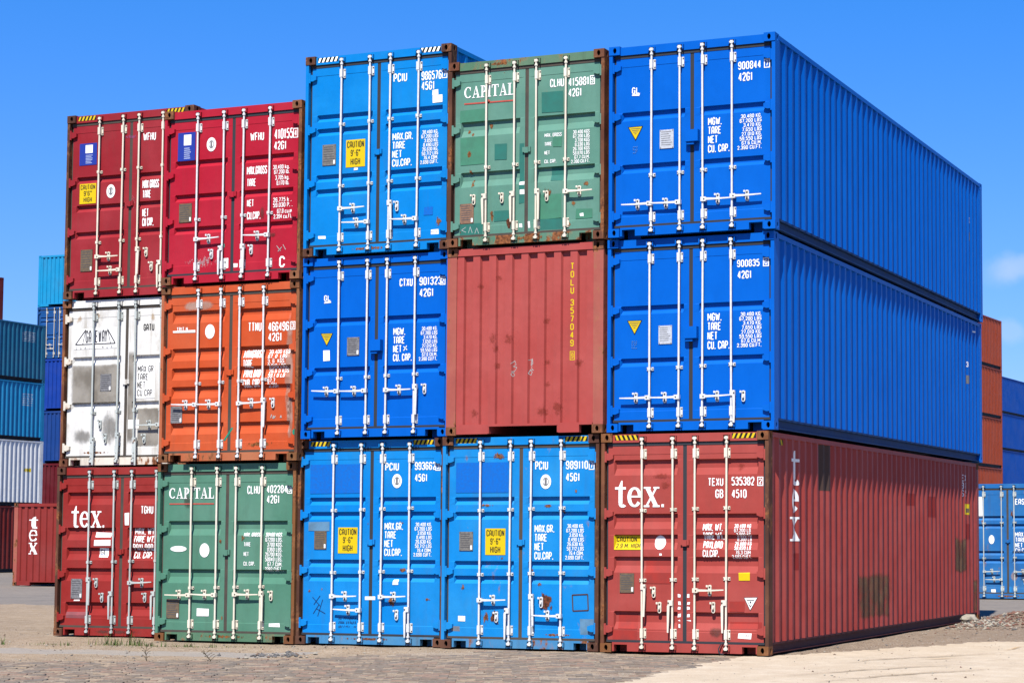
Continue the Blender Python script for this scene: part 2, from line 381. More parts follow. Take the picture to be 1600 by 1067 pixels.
# upright serif letters drawn from strokes, in a cell one unit high
def arc(cx, cz, rx, rz, a0, a1, wv, wh, n=14):
    pts, ws = [], []
    for i in range(n + 1):
        a = R(a0 + (a1 - a0) * i / n)
        pts.append((cx + rx * math.cos(a), cz + rz * math.sin(a)))
        ws.append(wh + (wv - wh) * abs(math.cos(a)) ** 1.3)
    return pts, ws
SERIF = {
 't': (.50, [('p', [(.17, 1.0), (.30, 1.32), (.36, 1.32), (.36, .2), (.17, .2)]), ('p', [(0, .88), (.52, .88), (.52, 1.0), (0, 1.0)]), ('a', arc(.37, .19, .105, .15, 180, 330, .19, .10))]),
 'e': (.68, [('a', arc(.34, .5, .255, .44, 0, 325, .19, .10, 22)), ('p', [(.16, .48), (.665, .48), (.665, .57), (.16, .57)])]),
 'x': (.74, [('p', [(.06, .97), (.27, .97), (.70, .03), (.49, .03)]), ('p', [(.55, .97), (.65, .97), (.17, .03), (.07, .03)]), ('p', [(0, .91), (.33, .91), (.33, 1), (0, 1)]), ('p', [(.46, .91), (.74, .91), (.74, 1), (.46, 1)]), ('p', [(0, 0), (.27, 0), (.27, .09), (0, .09)]), ('p', [(.43, 0), (.76, 0), (.76, .09), (.43, .09)])]),
 '.': (.13, [('p', [(0, 0), (.12, 0), (.12, .14), (0, .14)])]),
 'C': (.74, [('a', arc(.40, .5, .32, .44, 48, 318, .17, .07, 20)), ('p', [(.60, .64), (.66, .64), (.66, .97), (.60, .90)])]),
 'A': (.80, [('p', [(.34, 1.0), (.45, 1.0), (.74, .05), (.56, .05)]), ('p', [(.36, .93), (.41, .93), (.16, .05), (.09, .05)]), ('p', [(.2, .28), (.6, .28), (.6, .35), (.2, .35)]), ('p', [(0, 0), (.29, 0), (.29, .06), (0, .06)]), ('p', [(.46, 0), (.83, 0), (.83, .06), (.46, .06)])]),
 'P': (.64, [('p', [(.10, .04), (.28, .04), (.28, .97), (.10, .97)]), ('p', [(0, 0), (.38, 0), (.38, .06), (0, .06)]), ('p', [(0, .94), (.3, .94), (.3, 1), (0, 1)]), ('a', arc(.28, .70, .25, .265, 90, -90, .17, .065))]),
 'I': (.38, [('p', [(.10, .04), (.28, .04), (.28, .97), (.10, .97)]), ('p', [(0, 0), (.38, 0), (.38, .06), (0, .06)]), ('p', [(0, .94), (.38, .94), (.38, 1), (0, 1)])]),
 'T': (.70, [('p', [(.26, .04), (.44, .04), (.44, .97), (.26, .97)]), ('p', [(.16, 0), (.54, 0), (.54, .06), (.16, .06)]), ('p', [(0, .93), (.70, .93), (.70, 1), (0, 1)]), ('p', [(0, .72), (.05, .72), (.08, .97), (0, .97)]), ('p', [(.62, .97), (.65, .72), (.70, .72), (.70, .97)])]),
 'L': (.66, [('p', [(.10, .04), (.28, .04), (.28, .97), (.10, .97)]), ('p', [(0, .94), (.38, .94), (.38, 1), (0, 1)]), ('p', [(0, 0), (.64, 0), (.64, .07), (0, .07)]), ('p', [(.56, .03), (.64, .03), (.64, .30), (.60, .30)])]),
}
def serif(pr, t, x0, z0, x1, z1, m=0, gap=.10, top=1.0):
    W = sum(SERIF[c][0] for c in t) + gap * (len(t) - 1)
    sx, sz = (x1 - x0) / W, (z1 - z0) / top
    x = 0; k = 0
    for c in t:
        w, parts = SERIF[c]
        for j, (kind, d) in enumerate(parts):
            if kind == 'p': pr.poly([(x0 + (x + p[0]) * sx, z0 + p[1] * sz) for p in d], m, j * .35)
            else: pr.stroke([(x0 + (x + p[0]) * sx, z0 + p[1] * sz) for p in d[0]], [q * (sx + sz) / 2 for q in d[1]], m, j * .35)
        x += w + gap

def squiggle(pr, x0, z0, x1, z1, rows, m, rnd):
    """worn writing too faint to read: short broken strokes in rows"""
    h = (z1 - z0) / rows
    for i in range(rows):
        x = x0; zb = z1 - (i + 1) * h + .15 * h
        while x < x1 - .01:
            w = min(rnd.uniform(.012, .03), x1 - x)
            if rnd.random() < .85:
                za = zb + rnd.uniform(0, .25) * h; zc = zb + rnd.uniform(.5, .75) * h
                pr.line((x, za), (x + w * .6, zc), max(.007, h * .14), m)
                if rnd.random() < .6: pr.line((x + w * .6, zc), (x + w, za), max(.006, h * .12), m, .5)
            x += w + .008

# dimensions and marks of each container, in metres on its own face: x from the left edge, z from its base
FITTINGS = {'A': {'grooves': [(1.617, 1.741), (0.886, 1.012)], 'guides': [0.853], 'handles': [(0, 0.444, 'L'), (1, 0.437, 'L'), (2, 0.455, 'R'), (3, 0.473, 'R')], 'hubs': [], 'rods': [0.633, 1.055, 1.393, 1.815]},
 'B': {'grooves': [(1.62, 1.74), (0.9, 1.016)], 'guides': [0.872], 'handles': [(0, 0.468, 'L'), (1, 0.466, 'L'), (2, 0.464, 'R'), (3, 0.471, 'D')], 'hubs': [(1.988, 0.488)], 'rods': [0.628, 1.056, 1.4, 1.822]},
 'C': {'grooves': [(2.405, 2.616), (1.674, 1.881), (1.395, 1.599), (1.081, 1.299), (0.315, 0.558)],
       'guides': [1.935, 0.988],
       'handles': [(0, 0.858, 'D'), (1, 0.647, 'd'), (2, 0.849, 'R'), (3, 0.657, 'd')],
       'hubs': [(0.776, 0.85), (0.862, 0.643), (1.642, 0.653)],
       'rods': [0.612, 1.058, 1.379, 1.831]},
 'D': {'grooves': [(1.58, 1.798), (0.853, 1.068)], 'guides': [1.132], 'handles': [(0, 0.672, 'd'), (1, 0.681, 'd'), (2, 0.692, 'D'), (3, 0.693, 'R')], 'hubs': [(0.398, 0.701), (0.846, 0.701), (1.548, 0.684)], 'rods': [0.605, 1.048, 1.392, 1.841]},
 'F': {'grooves': [(2.016, 2.126), (1.807, 1.919), (1.116, 1.226), (0.909, 1.02)],
       'guides': [1.946, 1.046],
       'handles': [(0, 0.679, 'R'), (1, 0.506, 'd'), (2, 0.706, 'D'), (3, 0.474, 'L')],
       'hubs': [(0.858, 0.475), (1.553, 0.689)],
       'rods': [0.597, 1.064, 1.39, 1.862]},
 'G': {'grooves': [(1.996, 2.104), (1.785, 1.897), (1.097, 1.207), (0.883, 0.994)],
       'guides': [1.949, 1.034],
       'handles': [(0, 0.68, 'R'), (1, 0.463, 'L'), (2, 0.688, 'D'), (3, 0.464, 'L')],
       'hubs': [(1.551, 0.699)],
       'rods': [0.609, 1.091, 1.426, 1.891]},
 'H': {'grooves': [(1.649, 1.767), (0.925, 1.042)], 'guides': [0.885], 'handles': [(0, 0.687, 'L'), (1, 0.684, 'L'), (2, 0.684, 'R'), (3, 0.691, 'D')], 'hubs': [(2.034, 0.718)], 'rods': [0.615, 1.081, 1.408, 1.874]},
 'I': {'grooves': [(2.026, 2.138), (1.814, 1.929), (1.122, 1.234), (0.916, 1.029)],
       'guides': [1.958, 1.054],
       'handles': [(0, 0.701, 'R'), (1, 0.504, 'L'), (2, 0.701, 'R'), (3, 0.496, 'd')],
       'hubs': [(1.664, 0.474)],
       'rods': [0.596, 1.071, 1.408, 1.873]},
 'J': {'grooves': [(1.784, 1.897), (1.267, 1.379), (0.767, 0.879)], 'guides': [0.989], 'handles': [(0, 0.674, 'R'), (1, 0.486, 'd'), (2, 0.494, 'D'), (3, 0.676, 'L')], 'hubs': [(0.868, 0.473), (1.57, 0.505)], 'rods': [0.602, 1.074, 1.418, 1.884]},
 'K': {'grooves': [(2.099, 2.284), (1.529, 1.717), (1.238, 1.42), (0.961, 1.138), (0.414, 0.589)],
       'guides': [1.188],
       'handles': [(0, 0.86, 'L'), (1, 0.859, 'L'), (2, 0.86, 'R'), (3, 0.869, 'D')],
       'hubs': [(1.99, 0.888)],
       'rods': [0.661, 1.072, 1.406, 1.823]},
 'L': {'grooves': [(1.584, 1.801), (0.868, 1.079)], 'guides': [0.808], 'handles': [(0, 0.693, 'L'), (1, 0.699, 'L'), (2, 0.712, 'R'), (3, 0.698, 'D')], 'hubs': [(2.021, 0.727)], 'rods': [0.613, 1.067, 1.401, 1.851]},
 'M': {'grooves': [(1.864, 1.975), (1.401, 1.513), (0.964, 1.08)],
       'guides': [2.041, 0.901],
       'handles': [(0, 0.66, 'R'), (1, 0.433, 'L'), (2, 0.714, 'D'), (3, 0.48, 'd')],
       'hubs': [(1.561, 0.724), (1.664, 0.494)],
       'rods': [0.63, 1.085, 1.399, 1.858]},
 'N': {'grooves': [(1.626, 1.752), (0.895, 1.019)], 'guides': [0.857], 'handles': [(0, 0.386, 'D'), (1, 0.46, 'D'), (2, 0.373, 'D'), (3, 0.637, 'L')], 'hubs': [(0.749, 0.693), (0.854, 0.467), (1.602, 0.453)], 'rods': [0.61, 1.091, 1.418, 1.906]},
 'O': {'grooves': [(2.066, 2.266), (1.508, 1.708), (1.194, 1.394), (0.866, 1.07), (0.331, 0.535)],
       'guides': [1.171],
       'handles': [(0, 0.859, 'D'), (1, 0.643, 'd'), (2, 0.846, 'R'), (3, 0.652, 'd')],
       'hubs': [(0.773, 0.869), (0.889, 0.639), (1.701, 0.649)],
       'rods': [0.628, 1.103, 1.43, 1.904]}}
MARKS = {'A': [('t', 'lettering', ('900844',), 1.892, 2.201, 2.219, 2.308, 'l', 'white'), ('ck', 'check_digit', '7', 2.287, 2.196, 2.367, 2.318), ('t', 'lettering', ('42G1',), 1.896, 2.041, 2.101, 2.159, 'l', 'white'),
       ('t', 'lettering', ('MGW.', 'TARE', 'NET', 'CU. CAP.'), 1.456, 1.096, 1.767, 1.577, 'l', 'white'),
       ('t', 'lettering', ('30.480 KG.', '67.200 LBS', '3.470 KG.', '7.650 LBS', '27.010 KG.', '59.550 LBS', '67.6 CU.M.', '2.390 CU.FT.'), 1.88, 1.105, 2.228, 1.583, 'r', 'white'),
       ('t', 'lettering', ('GL',), 0.326, 1.994, 0.44, 2.084, 'l', 'white'), ('r', 'sticker', 0.328, 1.965, 0.44, 1.992, 'white'), ('tri', 'warning_triangle', [(0.268, 1.535), (0.495, 1.538), (0.383, 1.338)], 'yellow'),
       ('plate', 'data_plate', 0.745, 1.199, 0.95, 1.458, 'plate_white'), ('sq', 'worn_lettering', 0.344, 1.159, 0.416, 1.262, 5, 'faint')],
 'B': [('t', 'lettering', ('900835',), 1.892, 2.205, 2.214, 2.301, 'l', 'white'), ('ck', 'check_digit', '0', 2.289, 2.198, 2.361, 2.315), ('t', 'lettering', ('42G1',), 1.899, 2.046, 2.101, 2.153, 'l', 'white'),
       ('t', 'lettering', ('MGW.', 'TARE', 'NET', 'CU. CAP.'), 1.465, 1.105, 1.784, 1.597, 'l', 'white'),
       ('t', 'lettering', ('30.480 KG.', '67.200 LBS', '3.470 KG.', '7.650 LBS', '27.010 KG.', '59.550 LBS', '67.6 CU.M.', '2.390 CU.FT.'), 1.89, 1.118, 2.241, 1.588, 'r', 'white'),
       ('tri', 'warning_triangle', [(0.277, 1.54), (0.5, 1.539), (0.388, 1.341)], 'yellow'), ('plate', 'data_plate', 0.747, 1.199, 0.944, 1.452, 'plate_white'), ('sq', 'worn_lettering', 0.345, 1.146, 0.424, 1.259, 5, 'faint')],
 'C': [('tex', 'lettering', 0.19, 1.971, 0.919, 2.334), ('t', 'lettering', ('TEXU',), 1.558, 2.252, 1.778, 2.358, 'l', 'white'), ('t', 'lettering', ('535382',), 1.896, 2.254, 2.221, 2.37, 'l', 'white'),
       ('ck', 'check_digit', '2', 2.288, 2.247, 2.354, 2.369), ('t', 'lettering', ('GB',), 1.664, 2.089, 1.778, 2.204, 'l', 'white'), ('t', 'lettering', ('4510',), 1.899, 2.087, 2.111, 2.202, 'l', 'white'),
       ('t', 'lettering', ('MAX. WT.', 'TARE WT.', 'PAYLOAD', 'CU.CAP.'), 1.483, 1.296, 1.779, 1.745, 'l', 'white'),
       ('t', 'lettering', ('30.480 KG', '67.200 LB', '3.800 KG', '8.380 LB', '26.680 KG', '58.820 LB', '76.3 CUM', '2.693 CUFT'), 1.903, 1.276, 2.169, 1.738, 'r', 'white'),
       ('caution', 'caution_sign', ('CAUTION', '2.9 M. HIGH'), 0.177, 1.39, 0.585, 1.585), ('o', 'sticker', 0.769, 1.394, 0.931, 1.585, 'white'), ('plate', 'data_plate', 0.268, 0.807, 0.479, 1.071, 'plate_brown'),
       ('r', 'sticker', 2.0, 0.985, 2.153, 1.093, 'yellow'), ('tri', 'warning_triangle', [(2.072, 0.761), (2.269, 0.766), (2.162, 0.586)], 'white'), ('r', 'sticker', 1.991, 0.215, 2.178, 0.291, 'white'),
       ('sq', 'worn_lettering', 2.008, 0.232, 2.162, 0.272, 1, 'red'), ('r', 'sticker', 1.123, 0.75, 1.162, 0.793, 'white'), ('r', 'sticker', 1.258, 0.752, 1.295, 0.794, 'white'), ('r', 'sticker', 1.123, 0.65, 1.163, 0.692, 'white'),
       ('r', 'sticker', 1.258, 0.651, 1.296, 0.694, 'white'), ('r', 'sticker', 1.124, 0.587, 1.163, 0.629, 'white'), ('r', 'sticker', 1.258, 0.589, 1.296, 0.631, 'white'), ('r', 'sticker', 1.124, 0.488, 1.163, 0.53, 'white'),
       ('r', 'sticker', 1.259, 0.49, 1.296, 0.532, 'white'), ('r', 'sticker', 1.133, 0.432, 1.157, 0.449, 'white'), ('r', 'sticker', 1.134, 0.346, 1.162, 0.389, 'white'), ('r', 'sticker', 1.245, 0.435, 1.319, 0.451, 'white'),
       ('r', 'paint_patch', 0.643, 0.939, 1.02, 1.248, 'redpatch'), ('r', 'paint_patch', 0.163, 0.162, 0.524, 0.294, 'redpatch'), ('r', 'paint_patch', 0.238, 0.318, 0.524, 0.522, 'redpatch'),
       ('r', 'paint_patch', 1.862, 0.566, 2.08, 0.707, 'redpatch'), ('r', 'paint_patch', 1.862, 0.341, 2.324, 0.435, 'redpatch'), ('s', 'rust_stain', 0.591, 2.323, 1.157, 2.451, 'soft'), ('s', 'rust_stain', 1.934, 2.417, 2.098, 2.591, 'soft'),
       ('s', 'rust_stain', 1.504, 0.187, 1.825, 0.395, 'grime'), ('r', 'sticker', 0.85, 1.309, 0.888, 1.344, 'white'), ('s', 'rust_stain', 0.818, 2.168, 1.064, 2.361, 'soft')],
 'D': [('capital', 'lettering', 0.225, 2.138, 1.02, 2.309), ('l', 'lettering', [(0.224, 2.062), (1.01, 2.056)], 0.02, 'redline'), ('o', 'lettering', 0.583, 2.048, 0.64, 2.099, 'redline'),
       ('t', 'lettering', ('CLHU',), 1.583, 2.193, 1.798, 2.311, 'l', 'white'), ('t', 'lettering', ('415881',), 1.868, 2.182, 2.186, 2.303, 'l', 'white'), ('ck', 'check_digit', '9', 2.198, 2.182, 2.273, 2.312),
       ('t', 'lettering', ('42G1',), 1.869, 2.033, 2.074, 2.151, 'l', 'white'), ('t', 'lettering', ('MAX. GROSS', '', 'TARE', '', 'NET', '', 'CU. CAP.'), 1.502, 1.117, 1.767, 1.541, 'l', 'white'),
       ('t', 'lettering', ('30.480 KGS', '67.200 LBS', '3.780 KGS', '8.330 LBS', '26.700 KGS', '58.870 LBS', '67.7 CU.M.', '2.390 CU.FT.'), 1.916, 1.088, 2.197, 1.554, 'r', 'white'), ('r', 'paint_patch', 1.455, 1.839, 1.789, 2.136, 'tealpatch'),
       ('r', 'paint_patch', 0.717, 1.218, 0.91, 1.446, 'tealpatch'), ('r', 'paint_patch', 0.717, 0.342, 0.951, 0.489, 'tealpatch'), ('r', 'paint_patch', 0.177, 0.165, 0.537, 0.332, 'tealpatch'),
       ('r', 'paint_patch', 1.599, 0.868, 1.789, 1.071, 'tealpatch'), ('r', 'paint_patch', 1.112, 0.575, 1.26, 1.433, 'tealpatch'), ('r', 'paint_patch', 0.168, 1.178, 0.557, 1.575, 'greenpatch'),
       ('r', 'paint_patch', 0.164, 1.787, 0.551, 1.97, 'greenpatch'), ('r', 'paint_patch', 1.428, 0.327, 1.768, 0.674, 'greenpatch'), ('r', 'paint_patch', 1.994, 0.309, 2.249, 0.44, 'greenpatch'),
       ('r', 'paint_patch', 1.421, 0.172, 1.799, 0.329, 'tealpatch'), ('r', 'paint_patch', 1.631, 1.341, 1.771, 1.496, 'greenpatch'), ('plate', 'data_plate', 0.174, 0.333, 0.392, 0.618, 'plate_rust'),
       ('r', 'sticker', 1.106, 0.84, 1.317, 0.885, 'white'), ('r', 'sticker', 1.117, 0.704, 1.308, 0.775, 'white'), ('r', 'sticker', 1.112, 0.235, 1.162, 0.283, 'white'), ('r', 'sticker', 1.232, 0.219, 1.283, 0.313, 'white'),
       ('r', 'sticker', 2.053, 0.343, 2.112, 0.383, 'white'), ('l', 'scribble', [(0.198, 0.243), (0.27, 0.285)], 0.008, 'whitefaint'), ('l', 'scribble', [(0.198, 0.243), (0.271, 0.211)], 0.008, 'whitefaint'),
       ('l', 'scribble', [(0.312, 0.2), (0.341, 0.29)], 0.008, 'whitefaint'), ('l', 'scribble', [(0.341, 0.281), (0.373, 0.196)], 0.008, 'whitefaint'), ('l', 'scribble', [(0.414, 0.185), (0.444, 0.266)], 0.008, 'whitefaint'),
       ('l', 'scribble', [(0.444, 0.266), (0.475, 0.182)], 0.008, 'whitefaint'), ('s', 'rust_stain', 0.624, 0.249, 0.739, 0.623, 'rust'), ('s', 'rust_stain', 0.889, 0.18, 1.002, 0.405, 'rust_dark'),
       ('s', 'rust_stain', 0.281, 1.004, 0.405, 1.141, 'rust'), ('s', 'rust_stain', 0.323, 0.801, 0.408, 1.009, 'rust'), ('s', 'rust_stain', 0.257, 1.228, 0.362, 1.42, 'rust'), ('s', 'rust_stain', 0.327, 1.577, 0.399, 1.656, 'rust'),
       ('s', 'rust_stain', 0.839, 2.442, 0.901, 2.521, 'rust'), ('s', 'rust_stain', 0.254, 1.618, 0.337, 1.698, 'rust'), ('s', 'rust_stain', 0.367, 2.435, 1.204, 2.654, 'rust'), ('s', 'rust_stain', 1.457, 0.595, 1.677, 0.826, 'rust'),
       ('s', 'rust_stain', 1.894, 0.448, 2.013, 0.6, 'rust'), ('s', 'rust_stain', 2.04, 0.74, 2.237, 0.843, 'rust'), ('s', 'rust_stain', 0.086, -0.129, 2.387, 0.203, 'rust'), ('s', 'rust_stain', 1.847, 0.164, 1.946, 0.278, 'rust'),
       ('s', 'rust_stain', 0.602, 1.648, 0.685, 1.783, 'rust'), ('s', 'rust_stain', 0.157, 0.132, 0.21, 0.245, 'rust')],
 'E': [('vt', 'lettering', 'TOLU 357049', 1.929, 1.188, 2.002, 2.376, 'yellow'), ('ckv', 'check_digit', '9', 1.925, 1.017, 2.001, 1.142, 'yellow'), ('sc', 'scribble', 0.998, 0.815, 1.11, 1.053, 0), ('sc', 'scribble', 1.258, 0.826, 1.359, 1.063, 1),
       ('s', 'rust_stain', 0.6, 1.233, 0.825, 1.477, 'soft'), ('s', 'rust_stain', 0.853, 1.206, 1.087, 1.486, 'soft'), ('s', 'rust_stain', 0.683, 1.123, 0.846, 1.31, 'soft'), ('s', 'rust_stain', 0.705, 0.886, 0.889, 1.064, 'soft'),
       ('s', 'rust_stain', 1.487, 0.918, 1.646, 1.084, 'soft'), ('s', 'rust_stain', 0.326, 0.187, 0.572, 0.429, 'soft'), ('s', 'rust_stain', 1.333, 0.148, 1.652, 0.441, 'soft'), ('s', 'rust_stain', 1.609, 0.125, 1.868, 0.542, 'soft'),
       ('s', 'rust_stain', 1.96, 0.884, 2.156, 1.069, 'soft'), ('s', 'rust_stain', 1.509, 0.631, 1.629, 0.76, 'soft'), ('s', 'rust_stain', 0.734, 2.158, 0.877, 2.293, 'soft'), ('s', 'rust_stain', 0.45, 2.043, 0.594, 2.178, 'soft'),
       ('s', 'rust_stain', 1.482, 1.511, 1.622, 1.643, 'soft')],
 'EASU': [('t', 'lettering', ('EASU',), 1.426, 2.428, 1.75, 2.578, 'l', 'white'), ('t', 'lettering', ('MAX.GR.', 'TARE', 'NET', 'CU.CAP.'), 1.418, 1.194, 1.837, 1.72, 'l', 'white'), ('o', 'sticker', 0.721, 1.414, 0.87, 1.645, 'white'),
          ('r', 'sticker', 0.442, 2.102, 0.564, 2.634, 'white'), ('s', 'scuff', 0.999, 0.42, 1.497, 0.745, 'fade'), ('r', 'paint_patch', 1.179, 0.106, 1.311, 0.318, 'bluefade2'), ('r', 'sticker', 0.776, 0.167, 0.893, 0.248, 'white'),
          ('s', 'rust_stain', 0.201, 0.035, 2.288, 0.176, 'rust'), ('s', 'rust_stain', 1.468, 0.341, 1.829, 0.83, 'grime'), ('s', 'rust_stain', 1.249, 1.984, 1.412, 2.397, 'rust')],
 'F': [('t', 'lettering', ('PCIU',), 1.44, 2.501, 1.638, 2.618, 'l', 'white'), ('t', 'lettering', ('989110',), 1.913, 2.503, 2.25, 2.618, 'l', 'white'), ('ck', 'check_digit', '7', 2.292, 2.492, 2.375, 2.622),
       ('t', 'lettering', ('45G1',), 1.914, 2.336, 2.129, 2.45, 'l', 'white'), ('seal', 'approval_seal', 1.522, 2.232, 1.687, 2.435), ('t', 'lettering', ('MAX.GR.', 'TARE', 'NET', 'CU.CAP.'), 1.438, 1.251, 1.741, 1.733, 'l', 'white'),
       ('t', 'lettering', ('30.480 KG.', '67.200 LBS', '3.850 KG.', '8.490 LBS', '26.630 KG.', '58.712 LBS', '76.4 CBM.', '2.698 CUFT.'), 1.912, 1.253, 2.192, 1.742, 'r', 'white'),
       ('caution', 'caution_sign', ('CAUTION', '9\'-6"', 'HIGH'), 0.668, 1.311, 0.984, 1.683), ('plate', 'data_plate', 0.257, 1.369, 0.473, 1.637, 'plate'), ('r', 'paint_patch', 0.194, 2.192, 1.023, 2.612, 'bluepatch'),
       ('s', 'rust_stain', 0.595, 0.25, 0.76, 0.606, 'rust'), ('s', 'rust_stain', 0.727, 0.316, 0.94, 0.58, 'rust_dark'), ('s', 'rust_stain', 1.472, 0.471, 1.771, 0.857, 'rust_dark'), ('s', 'rust_stain', 1.471, 0.84, 1.571, 0.972, 'rust'),
       ('l', 'scribble', [(2.022, 0.765), (2.255, 0.777)], 0.016, 'rustline'), ('l', 'scribble', [(2.255, 0.777), (2.266, 0.557)], 0.016, 'rustline'), ('l', 'scribble', [(2.266, 0.557), (2.034, 0.545)], 0.016, 'rustline'),
       ('l', 'scribble', [(2.034, 0.545), (2.022, 0.765)], 0.016, 'rustline'), ('r', 'paint_patch', 2.141, 0.218, 2.384, 0.441, 'bluefade'), ('s', 'rust_stain', 0.091, 0.06, 2.375, 0.238, 'rust'),
       ('s', 'rust_stain', 0.267, 0.792, 0.37, 0.935, 'rust'), ('s', 'rust_stain', 1.838, 1.87, 1.917, 1.941, 'rust'), ('s', 'rust_stain', 1.503, 1.959, 1.799, 2.032, 'rust'), ('s', 'rust_stain', 2.032, 2.153, 2.111, 2.242, 'rust'),
       ('s', 'rust_stain', 0.479, 1.981, 0.904, 2.038, 'rust'), ('s', 'rust_stain', 0.674, 2.61, 1.079, 2.814, 'rust'), ('s', 'rust_stain', 0.891, 1.227, 0.972, 1.299, 'rust'), ('s', 'rust_stain', 1.351, 1.061, 1.451, 1.149, 'rust'),
       ('r', 'sticker', 0.252, 0.378, 0.355, 0.448, 'white'), ('r', 'paint_patch', 0.141, 0.232, 0.275, 0.302, 'greypatch')],
 'G': [('t', 'lettering', ('PCIU',), 1.463, 2.497, 1.687, 2.621, 'l', 'white'), ('t', 'lettering', ('986576',), 1.927, 2.484, 2.255, 2.613, 'l', 'white'), ('ck', 'check_digit', '7', 2.299, 2.489, 2.39, 2.623),
       ('t', 'lettering', ('45G1',), 1.929, 2.339, 2.144, 2.464, 'l', 'white'), ('r', 'sticker', 2.108, 2.247, 2.205, 2.333, 'white'), ('r', 'sticker', 2.109, 2.138, 2.277, 2.254, 'white'),
       ('t', 'lettering', ('MAX.GR.', 'TARE', 'NET', 'CU.CAP.'), 1.457, 1.251, 1.796, 1.744, 'l', 'white'),
       ('t', 'lettering', ('30.480 KG.', '67.200 LBS', '3.850 KG.', '8.490 LBS', '26.630 KG.', '58.712 LBS', '76.4 CBM.', '2.698 CUFT.'), 1.921, 1.257, 2.21, 1.748, 'r', 'white'),
       ('caution', 'caution_sign', ('CAUTION', '9\'-6"', 'HIGH'), 0.679, 1.291, 1.001, 1.698), ('plate', 'data_plate', 0.281, 1.344, 0.508, 1.653, 'plate'), ('r', 'sticker', 2.105, 0.226, 2.233, 0.299, 'white'),
       ('sq', 'worn_lettering', 2.114, 0.24, 2.227, 0.284, 1, 'black'), ('r', 'sticker', 0.224, 0.259, 0.353, 0.301, 'white'), ('r', 'paint_patch', 1.988, 0.514, 2.131, 0.626, 'bluepatch'), ('r', 'sticker', 0.815, 1.241, 0.88, 1.279, 'white'),
       ('s', 'rust_stain', 0.475, 0.005, 1.761, 0.185, 'rust'), ('s', 'rust_stain', 2.131, 0.253, 2.343, 0.562, 'rust')],
 'H': [('t', 'lettering', ('CTXU',), 1.599, 2.184, 1.813, 2.297, 'l', 'white'), ('t', 'lettering', ('901323',), 1.925, 2.185, 2.286, 2.303, 'l', 'white'), ('ck', 'check_digit', '2', 2.3, 2.178, 2.376, 2.299),
       ('t', 'lettering', ('42G1',), 1.927, 2.019, 2.159, 2.138, 'l', 'white'), ('t', 'lettering', ('MGW.', 'TARE', 'NET', 'CU. CAP.'), 1.505, 1.1, 1.812, 1.585, 'l', 'white'),
       ('t', 'lettering', ('30.480 KG.', '67.200 LBS', '3.470 KG.', '7.650 LBS', '27.010 KG.', '59.550 LBS', '67.6 CU.M.', '2.390 CU.FT.'), 1.928, 1.095, 2.225, 1.583, 'r', 'white'),
       ('t', 'lettering', ('GL',), 0.332, 2.025, 0.455, 2.107, 'l', 'white'), ('r', 'sticker', 0.336, 1.994, 0.455, 2.016, 'white'), ('tri', 'warning_triangle', [(0.281, 1.549), (0.493, 1.547), (0.389, 1.355)], 'yellow'),
       ('r', 'sticker', 0.33, 1.14, 0.443, 1.293, 'white'), ('plate', 'data_plate', 0.736, 1.206, 0.94, 1.474, 'plate_grey'), ('l', 'scribble', [(1.676, 1.247), (1.728, 1.32)], 0.012, 'white'),
       ('l', 'scribble', [(1.675, 1.312), (1.734, 1.259)], 0.012, 'white')],
 'I': [('t', 'lettering', ('PCIU',), 1.442, 2.52, 1.668, 2.632, 'l', 'white'), ('t', 'lettering', ('993662',), 1.93, 2.525, 2.269, 2.639, 'l', 'white'), ('ck', 'check_digit', '3', 2.293, 2.512, 2.374, 2.637),
       ('t', 'lettering', ('45G1',), 1.932, 2.359, 2.138, 2.467, 'l', 'white'), ('seal', 'approval_seal', 1.559, 2.267, 1.718, 2.471), ('t', 'lettering', ('MAX.GR.', 'TARE', 'NET', 'CU.CAP.'), 1.444, 1.29, 1.746, 1.769, 'l', 'white'),
       ('t', 'lettering', ('30.480 KG.', '67.200 LBS', '3.850 KG.', '8.490 LBS', '26.630 KG.', '58.712 LBS', '76.4 CBM.', '2.698 CUFT.'), 1.923, 1.283, 2.215, 1.768, 'r', 'white'),
       ('caution', 'caution_sign', ('CAUTION', '9\'-6"', 'HIGH'), 0.669, 1.324, 0.994, 1.701), ('plate', 'data_plate', 0.267, 1.382, 0.473, 1.648, 'plate_brown'), ('r', 'paint_patch', 0.187, 2.197, 1.071, 2.623, 'bluepatch'),
       ('r', 'paint_patch', 0.164, 1.65, 0.515, 1.782, 'bluefade'), ('l', 'scribble', [(0.249, 0.686), (0.382, 0.557)], 0.009, 'navy'), ('l', 'scribble', [(0.379, 0.707), (0.273, 0.575)], 0.009, 'navy'),
       ('l', 'scribble', [(0.317, 0.519), (0.47, 0.447)], 0.009, 'navy'), ('l', 'scribble', [(0.423, 0.651), (0.341, 0.408)], 0.009, 'navy'), ('l', 'scribble', [(0.264, 0.444), (0.36, 0.576)], 0.009, 'navy'),
       ('sq', 'scribble', 0.697, 0.233, 0.99, 0.413, 3, 'navy'), ('s', 'rust_stain', 1.47, 0.465, 1.685, 0.811, 'rust'), ('s', 'rust_stain', 0.16, 0.742, 0.226, 0.798, 'rust'), ('s', 'rust_stain', 0.377, 0.763, 0.432, 0.837, 'rust'),
       ('s', 'rust_stain', 1.634, 1.035, 1.866, 1.143, 'rust'), ('s', 'rust_stain', 1.646, 1.733, 1.773, 1.807, 'rust'), ('s', 'rust_stain', 0.171, 0.067, 2.397, 0.191, 'rust'), ('s', 'rust_stain', 2.1, 0.636, 2.225, 0.708, 'rust'),
       ('s', 'rust_stain', 1.158, 1.715, 1.212, 1.78, 'rust'), ('r', 'sticker', 1.589, 0.877, 1.679, 0.95, 'white'), ('l', 'security_seal', [(1.132, 0.678), (1.302, 0.68)], 0.05, 'white')],
